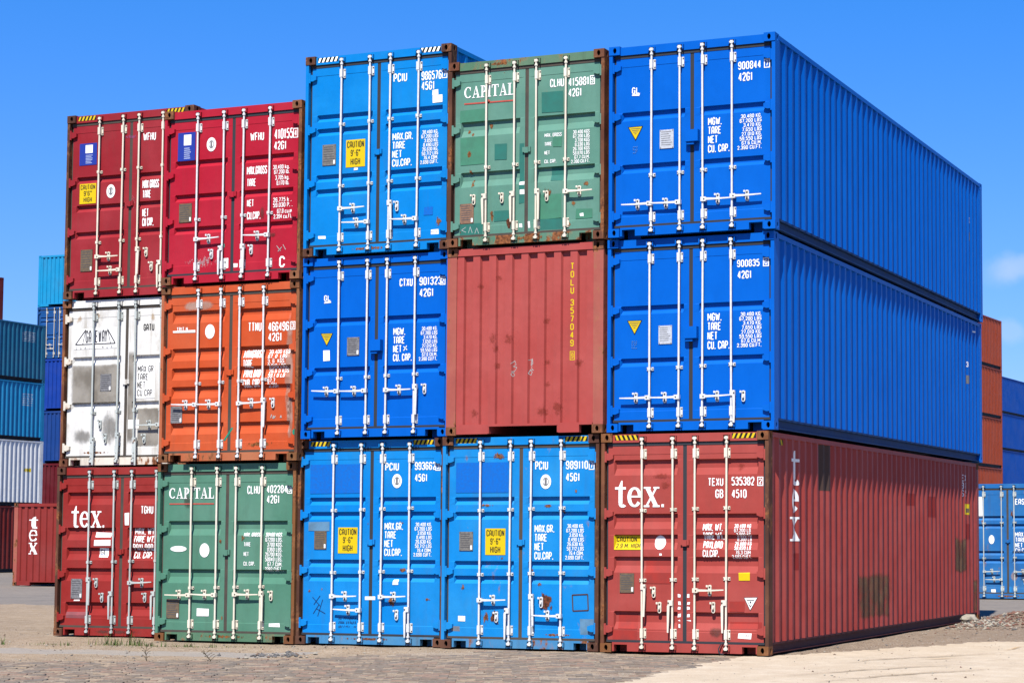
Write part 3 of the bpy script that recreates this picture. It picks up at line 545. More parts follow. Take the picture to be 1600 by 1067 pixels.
 'J': [('blab', 'sticker', 0.216, 1.891, 0.533, 2.331), ('seal', 'approval_seal', 0.738, 2.01, 0.905, 2.224), ('t', 'lettering', ('WFHU',), 1.516, 2.117, 1.753, 2.242, 'l', 'white'),
       ('t', 'lettering', ('410155',), 1.939, 2.111, 2.261, 2.267, 'l', 'white'), ('ck', 'check_digit', '4', 2.276, 2.112, 2.364, 2.257), ('t', 'lettering', ('42G1',), 1.935, 1.952, 2.15, 2.081, 'l', 'white'),
       ('t', 'lettering', ('MAX.GROSS',), 1.465, 1.606, 1.816, 1.731, 'l', 'white'), ('t', 'lettering', ('TARE',), 1.469, 1.429, 1.623, 1.546, 'l', 'white'), ('t', 'lettering', ('NET',), 1.476, 1.125, 1.593, 1.231, 'l', 'white'),
       ('t', 'lettering', ('CU.CAP.',), 1.479, 0.93, 1.714, 1.045, 'l', 'white'), ('t', 'lettering', ('30.480 kg.', '67.200 lb.'), 1.924, 1.586, 2.207, 1.723, 'r', 'white'),
       ('t', 'lettering', ('3.705 kg.', '8.170 lb.'), 1.963, 1.418, 2.204, 1.566, 'r', 'white'), ('t', 'lettering', ('26.775 k .', '59.030 P. .'), 1.934, 1.087, 2.27, 1.231, 'l', 'white'),
       ('t', 'lettering', ('67.8 cu.m.', '2.394 cu.ft.'), 1.945, 0.916, 2.273, 1.061, 'r', 'white'), ('plate', 'data_plate', 0.263, 0.951, 0.491, 1.239, 'plate_brown'), ('t', 'lettering', ('C',), 2.054, 0.187, 2.233, 0.348, 'l', 'white'),
       ('s', 'rust_stain', 1.692, 0.868, 1.799, 1.183, 'grime'), ('s', 'rust_stain', 0.164, 0.095, 1.881, 0.5, 'scuff'), ('r', 'sticker', 1.075, 0.216, 1.158, 0.366, 'white'), ('r', 'sticker', 1.248, 0.227, 1.328, 0.28, 'white'),
       ('r', 'sticker', 1.002, 0.539, 1.095, 0.583, 'teal'), ('s', 'rust_stain', 1.868, 0.626, 2.004, 0.729, 'grime'), ('l', 'scribble', [(2.006, 0.511), (2.075, 0.43)], 0.01, 'whitefaint'),
       ('l', 'scribble', [(2.096, 0.487), (2.03, 0.423)], 0.01, 'whitefaint'), ('l', 'scribble', [(2.117, 0.524), (2.163, 0.445)], 0.01, 'whitefaint')],
 'K': [('t', 'lettering', ('TTNU',), 1.53, 1.934, 1.76, 2.067, 'l', 'white'), ('t', 'lettering', ('466496',), 1.88, 1.924, 2.238, 2.059, 'l', 'white'), ('ck', 'check_digit', '3', 2.274, 1.934, 2.35, 2.058),
       ('t', 'lettering', ('42G1',), 1.883, 1.776, 2.119, 1.901, 'l', 'white'), ('t', 'lettering', ('MAXGROSS', 'TARE', 'PAYLOAD', 'CUB. CAP.'), 1.449, 1.1, 1.793, 1.658, 'l', 'white'),
       ('t', 'lettering', ('30.400 KGS', '67. 0  LBS', '3. 6  KGS', '8.010 LBS', '26.8 0 KGS', '59.1 0 LB', '67.7', '2.391'), 1.879, 1.093, 2.243, 1.651, 'l', 'white'), ('t', 'lettering', ('TRIT N',), 0.252, 1.986, 0.554, 2.041, 'l', 'white'),
       ('r', 'sticker', 0.186, 1.958, 0.589, 1.991, 'white'), ('o', 'sticker', 0.765, 1.851, 0.935, 2.068, 'white'), ('plate', 'data_plate', 0.174, 0.589, 0.381, 0.846, 'plate_grey'), ('sq', 'scribble', 1.882, 0.6, 2.139, 0.7, 1, 'whitefaint'),
       ('s', 'rust_stain', 2.167, 0.066, 2.435, 2.654, 'fade'), ('s', 'rust_stain', 0.131, 0.03, 2.37, 0.312, 'rust'), ('s', 'rust_stain', 2.217, 0.066, 2.435, 1.129, 'fade'), ('l', 'scribble', [(1.139, 0.314), (1.282, 0.503)], 0.03, 'greenline'),
       ('s', 'rust_stain', 0.289, 2.263, 0.983, 2.447, 'fade'), ('o', 'sticker', 2.323, 0.378, 2.385, 0.464, 'greenline')],
 'L': [('capital', 'lettering', 0.179, 2.136, 0.985, 2.3), ('l', 'lettering', [(0.185, 2.057), (0.987, 2.057)], 0.018, 'redline'), ('t', 'lettering', ('CLHU',), 1.572, 2.199, 1.794, 2.321, 'l', 'white'),
       ('t', 'lettering', ('402284',), 1.91, 2.209, 2.263, 2.325, 'l', 'white'), ('ck', 'check_digit', '3', 2.284, 2.198, 2.372, 2.331), ('t', 'lettering', ('42G1',), 1.913, 2.057, 2.136, 2.178, 'l', 'white'),
       ('t', 'lettering', ('MAX. GROSS', '', 'TARE', '', 'NET', '', 'CU. CAP.'), 1.525, 1.136, 1.807, 1.625, 'l', 'white'),
       ('t', 'lettering', ('30480 KGS.', '67200 LBS.', '3780 KGS.', '8360 LBS.', '26700 KGS.', '58840 LBS.', '67.7 CUM.', '2392 CUFT.'), 1.901, 1.057, 2.197, 1.625, 'r', 'white'), ('o', 'sticker', 0.22, 1.337, 0.511, 1.425, 'white'),
       ('o', 'sticker', 0.745, 1.256, 0.918, 1.466, 'white'), ('plate', 'data_plate', 0.171, 0.339, 0.397, 0.627, 'plate_brown'), ('r', 'sticker', 0.716, 0.381, 0.929, 0.492, 'white'), ('r', 'sticker', 1.988, 0.241, 2.171, 0.293, 'white'),
       ('sq', 'worn_lettering', 2.002, 0.254, 2.157, 0.28, 1, 'black'), ('s', 'rust_stain', 1.457, 1.47, 1.561, 1.622, 'rust'), ('s', 'rust_stain', 1.145, 0.31, 1.226, 0.404, 'rust'), ('s', 'rust_stain', 0.064, 0.047, 2.321, 0.147, 'rust'),
       ('s', 'rust_stain', 0.418, 1.93, 0.599, 2.269, 'grime'), ('s', 'rust_stain', 1.064, 1.431, 1.157, 1.546, 'rust')],
 'M': [('blab', 'sticker', 0.218, 2.163, 0.556, 2.519), ('t', 'lettering', ('WFHU',), 1.452, 2.483, 1.69, 2.611, 'l', 'white'), ('caution', 'caution_sign', ('CAUTION', '9\'6"', 'HIGH'), 0.236, 1.537, 0.558, 1.862),
       ('seal', 'approval_seal', 0.761, 1.604, 0.928, 1.822), ('t', 'lettering', ('MAX GROSS',), 1.457, 1.715, 1.767, 1.85, 'l', 'white'), ('t', 'lettering', ('TARE',), 1.461, 1.561, 1.616, 1.686, 'l', 'white'),
       ('t', 'lettering', ('NET',), 1.463, 1.263, 1.58, 1.391, 'l', 'white'), ('t', 'lettering', ('CU CAP.',), 1.467, 1.11, 1.677, 1.243, 'l', 'white'), ('plate', 'data_plate', 0.287, 0.441, 0.516, 0.792, 'plate_brown'),
       ('l', 'scribble', [(1.269, 1.623), (1.309, 1.487)], 0.01, 'pink'), ('l', 'scribble', [(1.246, 1.552), (1.319, 1.568)], 0.01, 'pink'), ('l', 'scribble', [(1.26, 1.49), (1.299, 1.405)], 0.01, 'pink'),
       ('sq', 'worn_lettering', 1.12, 2.528, 1.307, 2.603, 1, 'faint2')],
 'N': [('t', 'lettering', ('GATU',), 1.536, 2.135, 1.737, 2.24, 'l', 'black'), ('gateway', 'lettering', 0.199, 1.879, 1.023, 2.207), ('r', 'sticker', 1.407, 1.057, 1.763, 1.635, 'white'),
       ('t', 'lettering', ('MAX GR', 'TARE', 'NET', 'CU CAP.'), 1.439, 1.095, 1.752, 1.579, 'l', 'black'), ('s', 'rust_stain', 0.06, 0.949, 1.15, 1.656, 'grime2'), ('s', 'rust_stain', 1.431, 0.267, 1.897, 0.943, 'grime2'),
       ('s', 'rust_stain', 0.654, 0.155, 1.293, 1.002, 'grime'), ('plate', 'data_plate', 0.728, 1.192, 0.94, 1.466, 'plate_grey'), ('s', 'rust_stain', 0.109, 2.221, 0.446, 2.565, 'yellow'), ('s', 'rust_stain', 0.611, 2.333, 0.742, 2.565, 'yellow'),
       ('s', 'rust_stain', 1.624, 2.231, 1.8, 2.503, 'yellow'), ('s', 'rust_stain', 0.05, 0.026, 1.903, 0.244, 'rust'), ('r', 'sticker', 1.278, 0.587, 1.483, 0.733, 'white'), ('s', 'rust_stain', 1.149, 0.275, 1.363, 1.908, 'grime2'),
       ('s', 'rust_stain', 0.114, 0.286, 0.674, 0.665, 'grime'), ('s', 'rust_stain', 1.572, 1.484, 1.698, 1.629, 'rust')],
 'O': [('tex', 'lettering', 0.257, 1.707, 0.896, 2.05), ('t', 'lettering', ('TGHU',), 1.585, 1.922, 1.817, 2.044, 'l', 'white'), ('t', 'lettering', ('MAX. WT.', 'TARE WT.', 'PAYLOAD', 'CU. CAP.'), 1.453, 1.226, 1.855, 1.7, 'l', 'white'),
       ('r', 'sticker', 0.715, 1.554, 1.011, 1.631, 'white'), ('r', 'sticker', 0.706, 1.423, 1.015, 1.514, 'white'), ('r', 'sticker', 0.787, 1.236, 0.959, 1.388, 'white'), ('t', 'lettering', ('GL',), 0.802, 1.272, 0.946, 1.363, 'l', 'bluepatch'),
       ('plate', 'data_plate', 0.282, 0.589, 0.495, 0.899, 'plate_grey'), ('r', 'sticker', 1.282, 1.745, 1.359, 1.936, 'white'), ('r', 'paint_patch', 0.194, 0.275, 0.63, 0.379, 'redfade'), ('s', 'rust_stain', 0.138, 0.017, 1.873, 0.176, 'grime'),
       ('r', 'sticker', 0.337, 0.549, 0.449, 0.568, 'white')],
 'TEX': [('tv', 'lettering', 0.564, 0.986, 0.934, 2.247)]}
SIDE_MARKS = {'A': [('n1', [11.136, 1.765, 11.338, 1.867]), ('n2', [11.127, 1.428, 11.275, 1.588])],
 'B': [('n1', [11.055, 1.747, 11.205, 1.842]), ('n2', [11.047, 1.433, 11.194, 1.59]), ('n3', [11.487, 2.445, 11.694, 2.474])],
 'C': [('t1', [1.003, 2.293, 1.322, 2.762]), ('e1', [1.014, 1.901, 1.305, 2.232]), ('x1', [0.971, 1.51, 1.331, 1.844]), ('brown', [2.215, 2.238, 2.79, 2.906]), ('blot', [4.039, 0.287, 6.183, 0.994]), ('tint', [8.436, 1.919, 8.958, 2.279]),
       ('tint', [11.144, 1.538, 11.491, 1.823]), ('blot2', [10.298, 0.932, 11.216, 1.561]), ('tint', [1.106, 1.111, 1.301, 1.343]), ('yellow', [11.106, 1.994, 11.455, 2.192]), ('num', [10.923, 2.329, 11.415, 2.733]),
       ('haz', [0.474, 2.875, 0.688, 2.93]), ('blot2', [11.775, 0.165, 12.174, 0.779]), ('tint', [7.09, 2.101, 7.662, 2.305])]}
# ------------------------------------------------------------------ shipping containers
W, L40 = 2.438, 12.192
H8, H9, GAP = 2.666, 2.98, .016
CORR_P = (.058, .074, .072, .074); CORR_D = .034
FRONT_P = (.110, .018, .112, .018); FRONT_D = .042

def corr(u0, u1, P, D, start=.0):
    """(u, inset) corner points of a trapezoid corrugation between u0 and u1"""
    pts = [(u0, 0.)]; u = u0 + start
    tot = sum(P); n = max(1, round((u1 - u0 - P[0]) / tot)); k = (u1 - u0) / (n * tot + P[0])
    for _ in range(n):
        a = u + P[0] * k; b = a + P[1] * k; c = b + P[2] * k; d = c + P[3] * k
        pts += [(a, 0.), (b, D), (c, D), (d, 0.)]; u = d
    pts.append((u1, 0.)); return pts
def at(pts, u):
    for (a, p), (b, q) in zip(pts, pts[1:]):
        if a <= u <= b: return p + (q - p) * (u - a) / max(b - a, 1e-6)
    return 0.

SIDE_PTS = corr(.172, L40 - .172, CORR_P, CORR_D)
FRONT_PTS = corr(.150, W - .150, FRONT_P, FRONT_D)

def ring(mb, o, ea, eb, w, h, cx, cy, a, b, en, depth, n=16):
    o, ea, eb, en = map(Vector, (o, ea, eb, en))
    outer = []
    for i in range(n):
        t = 2 * math.pi * i / n; dx, dy = math.cos(t), math.sin(t); ts = []
        if dx > 1e-6: ts.append((w - cx) / dx)
        if dx < -1e-6: ts.append(-cx / dx)
        if dy > 1e-6: ts.append((h - cy) / dy)
        if dy < -1e-6: ts.append(-cy / dy)
        s = min(ts); outer.append([cx + dx * s, cy + dy * s])
    for c in ((0, 0), (w, 0), (w, h), (0, h)):
        j = min(range(n), key=lambda i: (outer[i][0] - c[0]) ** 2 + (outer[i][1] - c[1]) ** 2); outer[j] = list(c)
    inner = [(cx + a * math.cos(2 * math.pi * i / n), cy + b * math.sin(2 * math.pi * i / n)) for i in range(n)]
    P = lambda p, d=0.: o + ea * p[0] + eb * p[1] + en * d
    vs = [P(p) for p in outer] + [P(p) for p in inner] + [P(p, depth * .3) for p in inner]
    mb.add(vs, [(i, (i + 1) % n, (i + 1) % n + n, i + n) for i in range(n)] + [(i + n, (i + 1) % n + n, (i + 1) % n + 2 * n, i + 2 * n) for i in range(n)])
    vs = [P(p, depth * .3) for p in inner] + [P(p, depth) for p in inner]
    mb.add(vs, [(i, (i + 1) % n, (i + 1) % n + n, i + n) for i in range(n)] + [tuple(range(n, 2 * n))], 1)

def casting(mb, s):
    w, d, h = .162, .178, .1185
    ring(mb, (0, 0, 0), (s, 0, 0), (0, 0, 1), w, h, .086, .061, .026, .040, (0, 1, 0), .09)
    ring(mb, (0, 0, 0), (0, 1, 0), (0, 0, 1), d, h, .101, .061, .026, .040, (s, 0, 0), .07)
    x0, x1 = 0, w * s
    mb.add([(x0, 0, h), (x1, 0, h), (x1, d, h), (x0, d, h)], [(0, 1, 2, 3)])
    mb.add([(x0, 0, 0), (x1, 0, 0), (x1, d, 0), (x0, d, 0)], [(0, 1, 2, 3)])
    mb.add([(x0, d, 0), (x1, d, 0), (x1, d, h), (x0, d, h)], [(0, 1, 2, 3)])
    mb.add([(x1, 0, 0), (x1, d, 0), (x1, d, h), (x1, 0, h)], [(0, 1, 2, 3)])

YD = .055                       # depth of the door face behind the casting face
DX = [(.090, .178, 1.119, 1.195), (1.250, 1.338, 2.279, W - .085)]

def zcuts(g):
    a, b = g; big = (b - a) > .16
    return [a, a + (.095 if big else .050), b - .014, b]

def make_prof(H, grooves):
    zs = [zcuts(g) for g in grooves]
    def prof(x, z):
        if z < .134 or z > H - .126: return .035
        y = YD
        for x0, g0, g1, x1 in DX:
            if g0 < x < g1:
                e = min(1, (x - g0) / .018, (g1 - x) / .018)
                for c in zs:
                    if c[0] < z < c[3]:
                        y += .044 * e * (min(1, (z - c[0]) / (c[1] - c[0]), (c[3] - z) / (c[3] - c[2])))
        return y
    return prof, [g for _, a, b, _ in DX for g in (a, a + .018, b - .018, b)], sorted(z for c in zs for z in c)

def door_mesh(mb, i, H, grooves, prof):
    x0, g0, g1, x1 = DX[i]; z0, z1 = .167, H - .172
    xs = [x0, g0, g0 + .018, g1 - .018, g1, x1]
    zs = sorted([z0, z0 + .118, z0 + .124, z1 - .124, z1 - .118, z1] + [z for g in grooves for z in zcuts(g)])
    vs = []
    for z in zs:
        for k, x in enumerate(xs):
            y = prof(x + (1e-5 if k in (1,) else -1e-5 if k == 4 else 0), z)
            if 0 < k < 5 and abs(y - YD) < 1e-6 and z0 + .12 < z < z1 - .12: y += .004
            vs.append((x, y, z))
    nx, nz = len(xs), len(zs)
    mb.add(vs, [(j * nx + k, j * nx + k + 1, (j + 1) * nx + k + 1, (j + 1) * nx + k) for j in range(nz - 1) for k in range(nx - 1)])
    b = YD + .06
    mb.add([(x0, YD, z0), (x1, YD, z0), (x1, b, z0), (x0, b, z0), (x0, YD, z1), (x1, YD, z1), (x1, b, z1), (x0, b, z1)],
           [(0, 1, 2, 3), (4, 5, 6, 7), (0, 3, 7, 4), (1, 2, 6, 5), (2, 3, 7, 6)])

def hinge(mb, s, ox):
    X = lambda x: ox + s * x
    pts = [(X(.048), -.046), (X(.115), -.050), (X(.172), -.028), (X(.172), .026), (X(.115), .046), (X(.048), .050)]
    mb.prism(pts, 'y', .016, .054)
    mb.tube((X(.060), .024, -.075), (X(.060), .024, .075), .019, 8)

def lock_rod(mb, H):
    mb.tube((0, .013, .06), (0, .013, H - .065), .0152, 8)
    for z, d in ((.075, 1), (H - .082, -1)):
        mb.box(-.021, .021, -.006, .034, z - .020, z + .020)
        mb.box(-.034, .030, .002, .026, z - .008, z + .008)
        mb.tube((0, .013, z + d * .05), (0, .013, z + d * .075), .024, 8)

def keeper(mb):
    mb.box(-.052, .052, .028, .0345, -.036, .036, 1)
    mb.box(-.052, -.036, .002, .0345, -.030, .030)
    mb.box(.036, .052, .002, .0345, -.030, .030)

def bracket(mb, big):
    zz = .066 if big else .022
    mb.box(-.040 if big else -.050, .050, .043, YD, -zz, zz)
    mb.box(-.021, .021, -.005, .043, -zz * .9, zz * .9)
    for sx in ((-.030, .040) if big else (-.040, .040)):
        for z in ((-.045, .045) if big else (0,)): mb.box(sx - .008, sx + .008, .037, .043, z - .008, z + .008, 1)

def retainer(mb):
    n = 8; pts = []
    for i in range(n + 1): a = math.pi * i / n; pts.append((.025 * math.cos(a), .050 + .026 * math.sin(a)))
    for i in range(n + 1): a = math.pi + math.pi * i / n; pts.append((.025 * math.cos(a), -.050 + .026 * math.sin(a)))
    mb.prism(pts, 'y', .034, YD)
    mb.box(-.012, .012, .030, .034, .032, .056, 1); mb.box(-.010, .010, .030, .034, -.058, -.036, 1)
    mb.box(-.045, -.020, .012, .034, .045, .072); mb.box(-.012, .014, .006, .034, -.022, .004)

def handle_side(mb, s):
    X = lambda a, b: (min(s * a, s * b), max(s * a, s * b))
    mb.box(*X(-.020, .055), -.020, .030, -.030, .030)
    pts = [(s * .055, -.016), (s * .22, -.013), (s * .43, -.002), (s * .43, .013), (s * .22, .010), (s * .055, .016)]
    mb.prism(pts if s > 0 else pts[::-1], 'y', -.024, -.004)
    mb.tube((s * .03, -.026, 0), (s * .03, -.020, 0), .010, 8, 1)

def handle_down(mb, s):
    x = s * .046
    mb.box(min(0, x) - .012, max(0, x) + .012, -.014, .026, -.036, .036)
    pts = [(x - .018, -.036), (x - .014, -.20), (x - .004 * s - .012, -.40), (x + .012, -.40), (x + .016, -.20), (x + .018, -.036)]
    mb.prism(pts, 'y', -.020, -.002)
    mb.tube((x, -.022, 0), (x, -.014, 0), .010, 8, 1)

def corrugated(mb, pts, z0, z1, place, D):
    vs = []
    for z in (z0, z1): vs += [place(u, d, z) for u, d in pts]
    n = len(pts)
    mb.add(vs, [(i, i + 1, i + 1 + n, i + n) for i in range(n - 1)])

def container(key, label, group, loc, H, m, yaw=0., front='doors', hazard=None, latch='lug', fit=None, L=L40, fine=True):
    root = bpy.data.objects.new('shipping_container', None); COL.objects.link(root)
    root.location = loc; root.rotation_euler = (0, 0, yaw); root.empty_display_size = .3
    root['label'] = label; root['category'] = 'shipping container'
    if group: root['group'] = group
    p = m['paint']; cast = m.get('cast', p); pl = m.get('post_l', p); pr = m.get('post_r', p)
    hd = m.get('header', p); sl = m.get('sill', p); hw = m.get('hw', MATS['hardware_cream']); rub = m.get('rub', MATS['rubber'])
    CAV, BOLT = MATS['cavity'], MATS['bolt']
    meR = cached(('corner_casting', 'r'), lambda b: casting(b, -1)); meL = cached(('corner_casting', 'l'), lambda b: casting(b, 1))
    for z in (0, H - .1185):
        put('corner_casting', meL, [cast, CAV], root, (0, 0, z)); put('corner_casting', meR, [cast, CAV], root, (W, 0, z))
        put('corner_casting', meL, [cast, CAV], root, (W, L, z), (0, 0, math.pi)); put('corner_casting', meR, [cast, CAV], root, (0, L, z), (0, 0, math.pi))
    # shell
    def side(b, s):
        X = (lambda d: W - .007 - d) if s > 0 else (lambda d: .007 + d)
        corrugated(b, SIDE_PTS, .160, H - .070, lambda u, d, z: (X(d), u, z), CORR_D)
    sp = {}
    for s in (1, -1): sp[s] = put('side_panel', cached(('side_panel', s, H), lambda b: side(b, s)), p, root)
    def rail(b, s, top):
        x0, x1 = ((W - .07, W - .003) if s > 0 else (.003, .07))
        if not top: x0, x1 = ((W - .075, W - .016) if s > 0 else (.016, .075))
        if top: b.box(x0, x1, .178, L - .178, H - .074, H - .010)
        else:
            b.box(x0, x1, .178, L - .178, .135, .163); b.box(*((x0, x0 + .012) if s > 0 else (x1 - .012, x1)), .178, L - .178, .028, .135)
            b.box(x0, x1, .178, L - .178, .016, .028)
    for s in (1, -1):
        put('top_rail', cached(('top_rail', s, H), lambda b: rail(b, s, True)), p, root)
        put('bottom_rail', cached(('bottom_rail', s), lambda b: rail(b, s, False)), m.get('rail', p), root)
    put('roof', cached(('roof', H), lambda b: b.box(.06, W - .06, .10, L - .10, H - .034, H - .022)), p, root)
    put('floor', cached(('floor',), lambda b: b.box(.06, W - .06, .14, L - .14, .140, .158)), p, root)
    def rear(b):
        corrugated(b, FRONT_PTS, .14, H - .10, lambda u, d, z: (u, L - .02 - d, z), FRONT_D)
        b.box(.162, W - .162, L - .10, L - .012, H - .112, H - .012); b.box(.162, W - .162, L - .10, L - .012, .016, .15)
    put('end_wall', cached(('end_wall', 'rear', H), rear), p, root)
    def rpost(b, x0, x1): b.box(x0, x1, L - .165, L - .008, .1185, H - .1185)
    for x0, x1 in ((.0, .15), (W - .15, W)): put('corner_post', cached(('corner_post', 'rear', x0, H), lambda b: rpost(b, x0, x1)), p, root)
    surf = None
    if front == 'corr':
        for x0, x1, mm in ((.0, .15, pl), (W - .15, W, pr)):
            put('corner_post', cached(('corner_post', 'front', x0, H), lambda b: b.box(x0, x1, .008, .165, .1185, H - .1185)), mm, root)
        def fw(b): corrugated(b, FRONT_PTS, .14, H - .10, lambda u, d, z: (u, .024 + d, z), FRONT_D)
        wall = put('end_wall', cached(('end_wall', 'front', H), fw), p, root)
        put('top_rail', cached(('top_rail', 'front', H), lambda b: b.box(.162, W - .162, .012, .09, H - .112, H - .012)), hd, root)
        def br(b):
            b.box(.162, W - .162, .010, .09, .118, .150)
            b.box(.162, .66, .010, .09, .014, .118); b.box(1.76, W - .36, .010, .09, .014, .118)
            b.box(.66, .68, .012, 3, .02, .14); b.box(1.74, 1.76, .012, 3, .02, .14)
        put('bottom_rail', cached(('bottom_rail', 'front'), br), sl, root)
        root['_w'] = 1
        sf = lambda u, z, off: Vector((u, .024 + at(FRONT_PTS, u) - off, z))
        surf = dict(f=lambda x, z: (wall, sf, [u for u, _ in FRONT_PTS], []))
    else:
        fit = fit or FITTINGS['I']
        grooves = fit['grooves']; prof, ubr, zbr = make_prof(H, grooves)
        def post(b, s):
            X = (lambda a, c: (a, c)) if s < 0 else (lambda a, c: (W - c, W - a))
            b.box(*X(0, .050), .010, .170, .1185, H - .1185); b.box(*X(.050, .112), .150, .170, .1185, H - .1185)
        put('corner_post', cached(('corner_post', 'door', -1, H), lambda b: post(b, -1)), pl, root)
        put('corner_post', cached(('corner_post', 'door', 1, H), lambda b: post(b, 1)), pr, root)
        head = put('door_header', cached(('door_header', H), lambda b: b.box(.162, W - .162, .035, .12, H - .126, H - .012)), hd, root)
        def sill(b):
            b.box(.162, W - .162, .035, .12, .104, .134); b.box(.385, W - .385, .035, .12, .014, .104)
            b.box(.162, .190, .035, .12, .014, .104); b.box(W - .190, W - .162, .035, .12, .014, .104)
            b.box(.19, .385, .25, .26, .0, .14); b.box(W - .385, W - .19, .25, .26, .0, .14)
        sil = put('door_sill', cached(('door_sill',), sill), sl, root)
        def gasket(b):
            b.box(.072, W - .072, .050, .085, H - .172, H - .1265); b.box(.072, W - .072, .050, .085, .1345, .167)
            b.box(.068, .090, .064, .15, .167, H - .172); b.box(W - .085, W - .066, .064, .15, .167, H - .172)
            b.box(1.195, 1.250, .058, .085, .167, H - .172)
        put('door_gasket', cached(('door_gasket', H), gasket), rub, root)
        doors = []
        for i in (0, 1):
            mb = MB(); door_mesh(mb, i, H, grooves, prof)
            d = put('door', mb.mesh('door'), m.get('door_l' if i == 0 else 'door_r', p), root); doors.append(d)
            hm = cached(('hinge', i), lambda b: hinge(b, 1 if i == 0 else -1, 0 if i == 0 else W))
            z0, z1 = .167, H - .172
            for f in (.055, .345, .650, .945): put('hinge', hm, m.get('hinge', p), d, (0, 0, z0 + (z1 - z0) * f))
        rm = cached(('lock_rod', H), lambda b: lock_rod(b, H)); bm1 = cached(('rod_bracket', 1), lambda b: bracket(b, True)); bm0 = cached(('rod_bracket', 0), lambda b: bracket(b, False))
        km = cached(('cam_keeper',), keeper); rt = cached(('handle_retainer',), retainer)
        D = lambda x: doors[0] if x < W / 2 else doors[1]
        for i, x in enumerate(fit['rods']):
            d = D(x)
            put('lock_rod', rm, hw, d, (x, 0, 0), (0, R(random.uniform(-.22, .22)), 0))
            put('rod_bracket', bm1, [hw, BOLT], d, (x, 0, H - .285)); put('rod_bracket', bm1, [hw, BOLT], d, (x, 0, .262))
            for z in fit['guides']: put('rod_bracket', bm0, [hw, BOLT], d, (x, 0, z + .01 * (i - 1)))
            put('cam_keeper', km, [m.get('keeper', hd), CAV], head, (x, 0, H - .082)); put('cam_keeper', km, [m.get('keeper', sl), CAV], sil, (x, 0, .075))
        for i, z, k in fit['handles']:
            x = fit['rods'][i]; d = D(x)
            if k in 'LR':
                s = 1 if k == 'R' else -1
                put('rod_handle', cached(('rod_handle', s), lambda b: handle_side(b, s)), [hw, BOLT], d, (x, 0, z), (0, R(random.uniform(-1.5, 1.5)), 0))
                put('handle_retainer', rt, [hw, BOLT], d, (x + s * .21, -.0, z))
            else:
                s = 1 if k == 'D' else -1
                put('rod_handle', cached(('rod_handle', 'd', s), lambda b: handle_down(b, s)), [hw, BOLT], d, (x, 0, z + .03), (0, R(random.uniform(-2, 2)), 0))
        for x, z in fit['hubs']: put('handle_retainer', rt, [hw, BOLT], D(x), (x, 0, z - .03))
        if latch == 'box':
            def lb(b): b.box(1.150, 1.335, -.030, YD, H * .5 - .075, H * .5 + .085); b.box(1.165, 1.27, -.012, YD, H * .5 - .115, H * .5 - .075)
            put('lock_box', cached(('lock_box', H), lb), p, doors[1])
        else:
            def lg(b): b.box(1.165, 1.29, .030, .0545, H * .5 - .035, H * .5 + .035); b.box(1.20, 1.26, .018, .030, H * .5 - .05, H * .5 + .03)
            put('door_lug', cached(('door_lug', H), lg), p, doors[1])
        if hazard:
            left, pair = hazard[1], MATS['hazard_yellow' if hazard[0] == 'y' else 'hazard_white']
            for x0, x1, lean in ((.195, .545, left), (W - .53, W - .185, '/')):
                pt = Print(); z0, z1 = H - .092, H - .024; pt.rect(x0, z0, x1, z1, 0, 0)
                n = 5; st = (x1 - x0) / n; sh = st * .45 * (1 if lean == '/' else -1)
                for k in range(n):
                    a = x0 + st * (k + .12); b_ = a + st * .5
                    q = [(a - sh / 2, z0), (b_ - sh / 2, z0), (b_ + sh / 2, z1), (a + sh / 2, z1)]
                    pt.poly([(min(max(u, x0), x1), z) for u, z in q], 1, 1)
                pt.build('hazard_stripes', [MATS['black'], pair], head, lambda u, z, off: Vector((u, .035 - off, z)), [], [])
        sfd = lambda u, z, off: Vector((u, prof(u, z) - off, z))
        surf = dict(f=lambda x, z: ((sil if z < .134 else head if z > H - .126 else D(x)), sfd, ubr, zbr), dm=(sil, head, doors), H=H)
    for mk in MARKS.get(key, []): mark(mk, surf, H)
    return root, sp

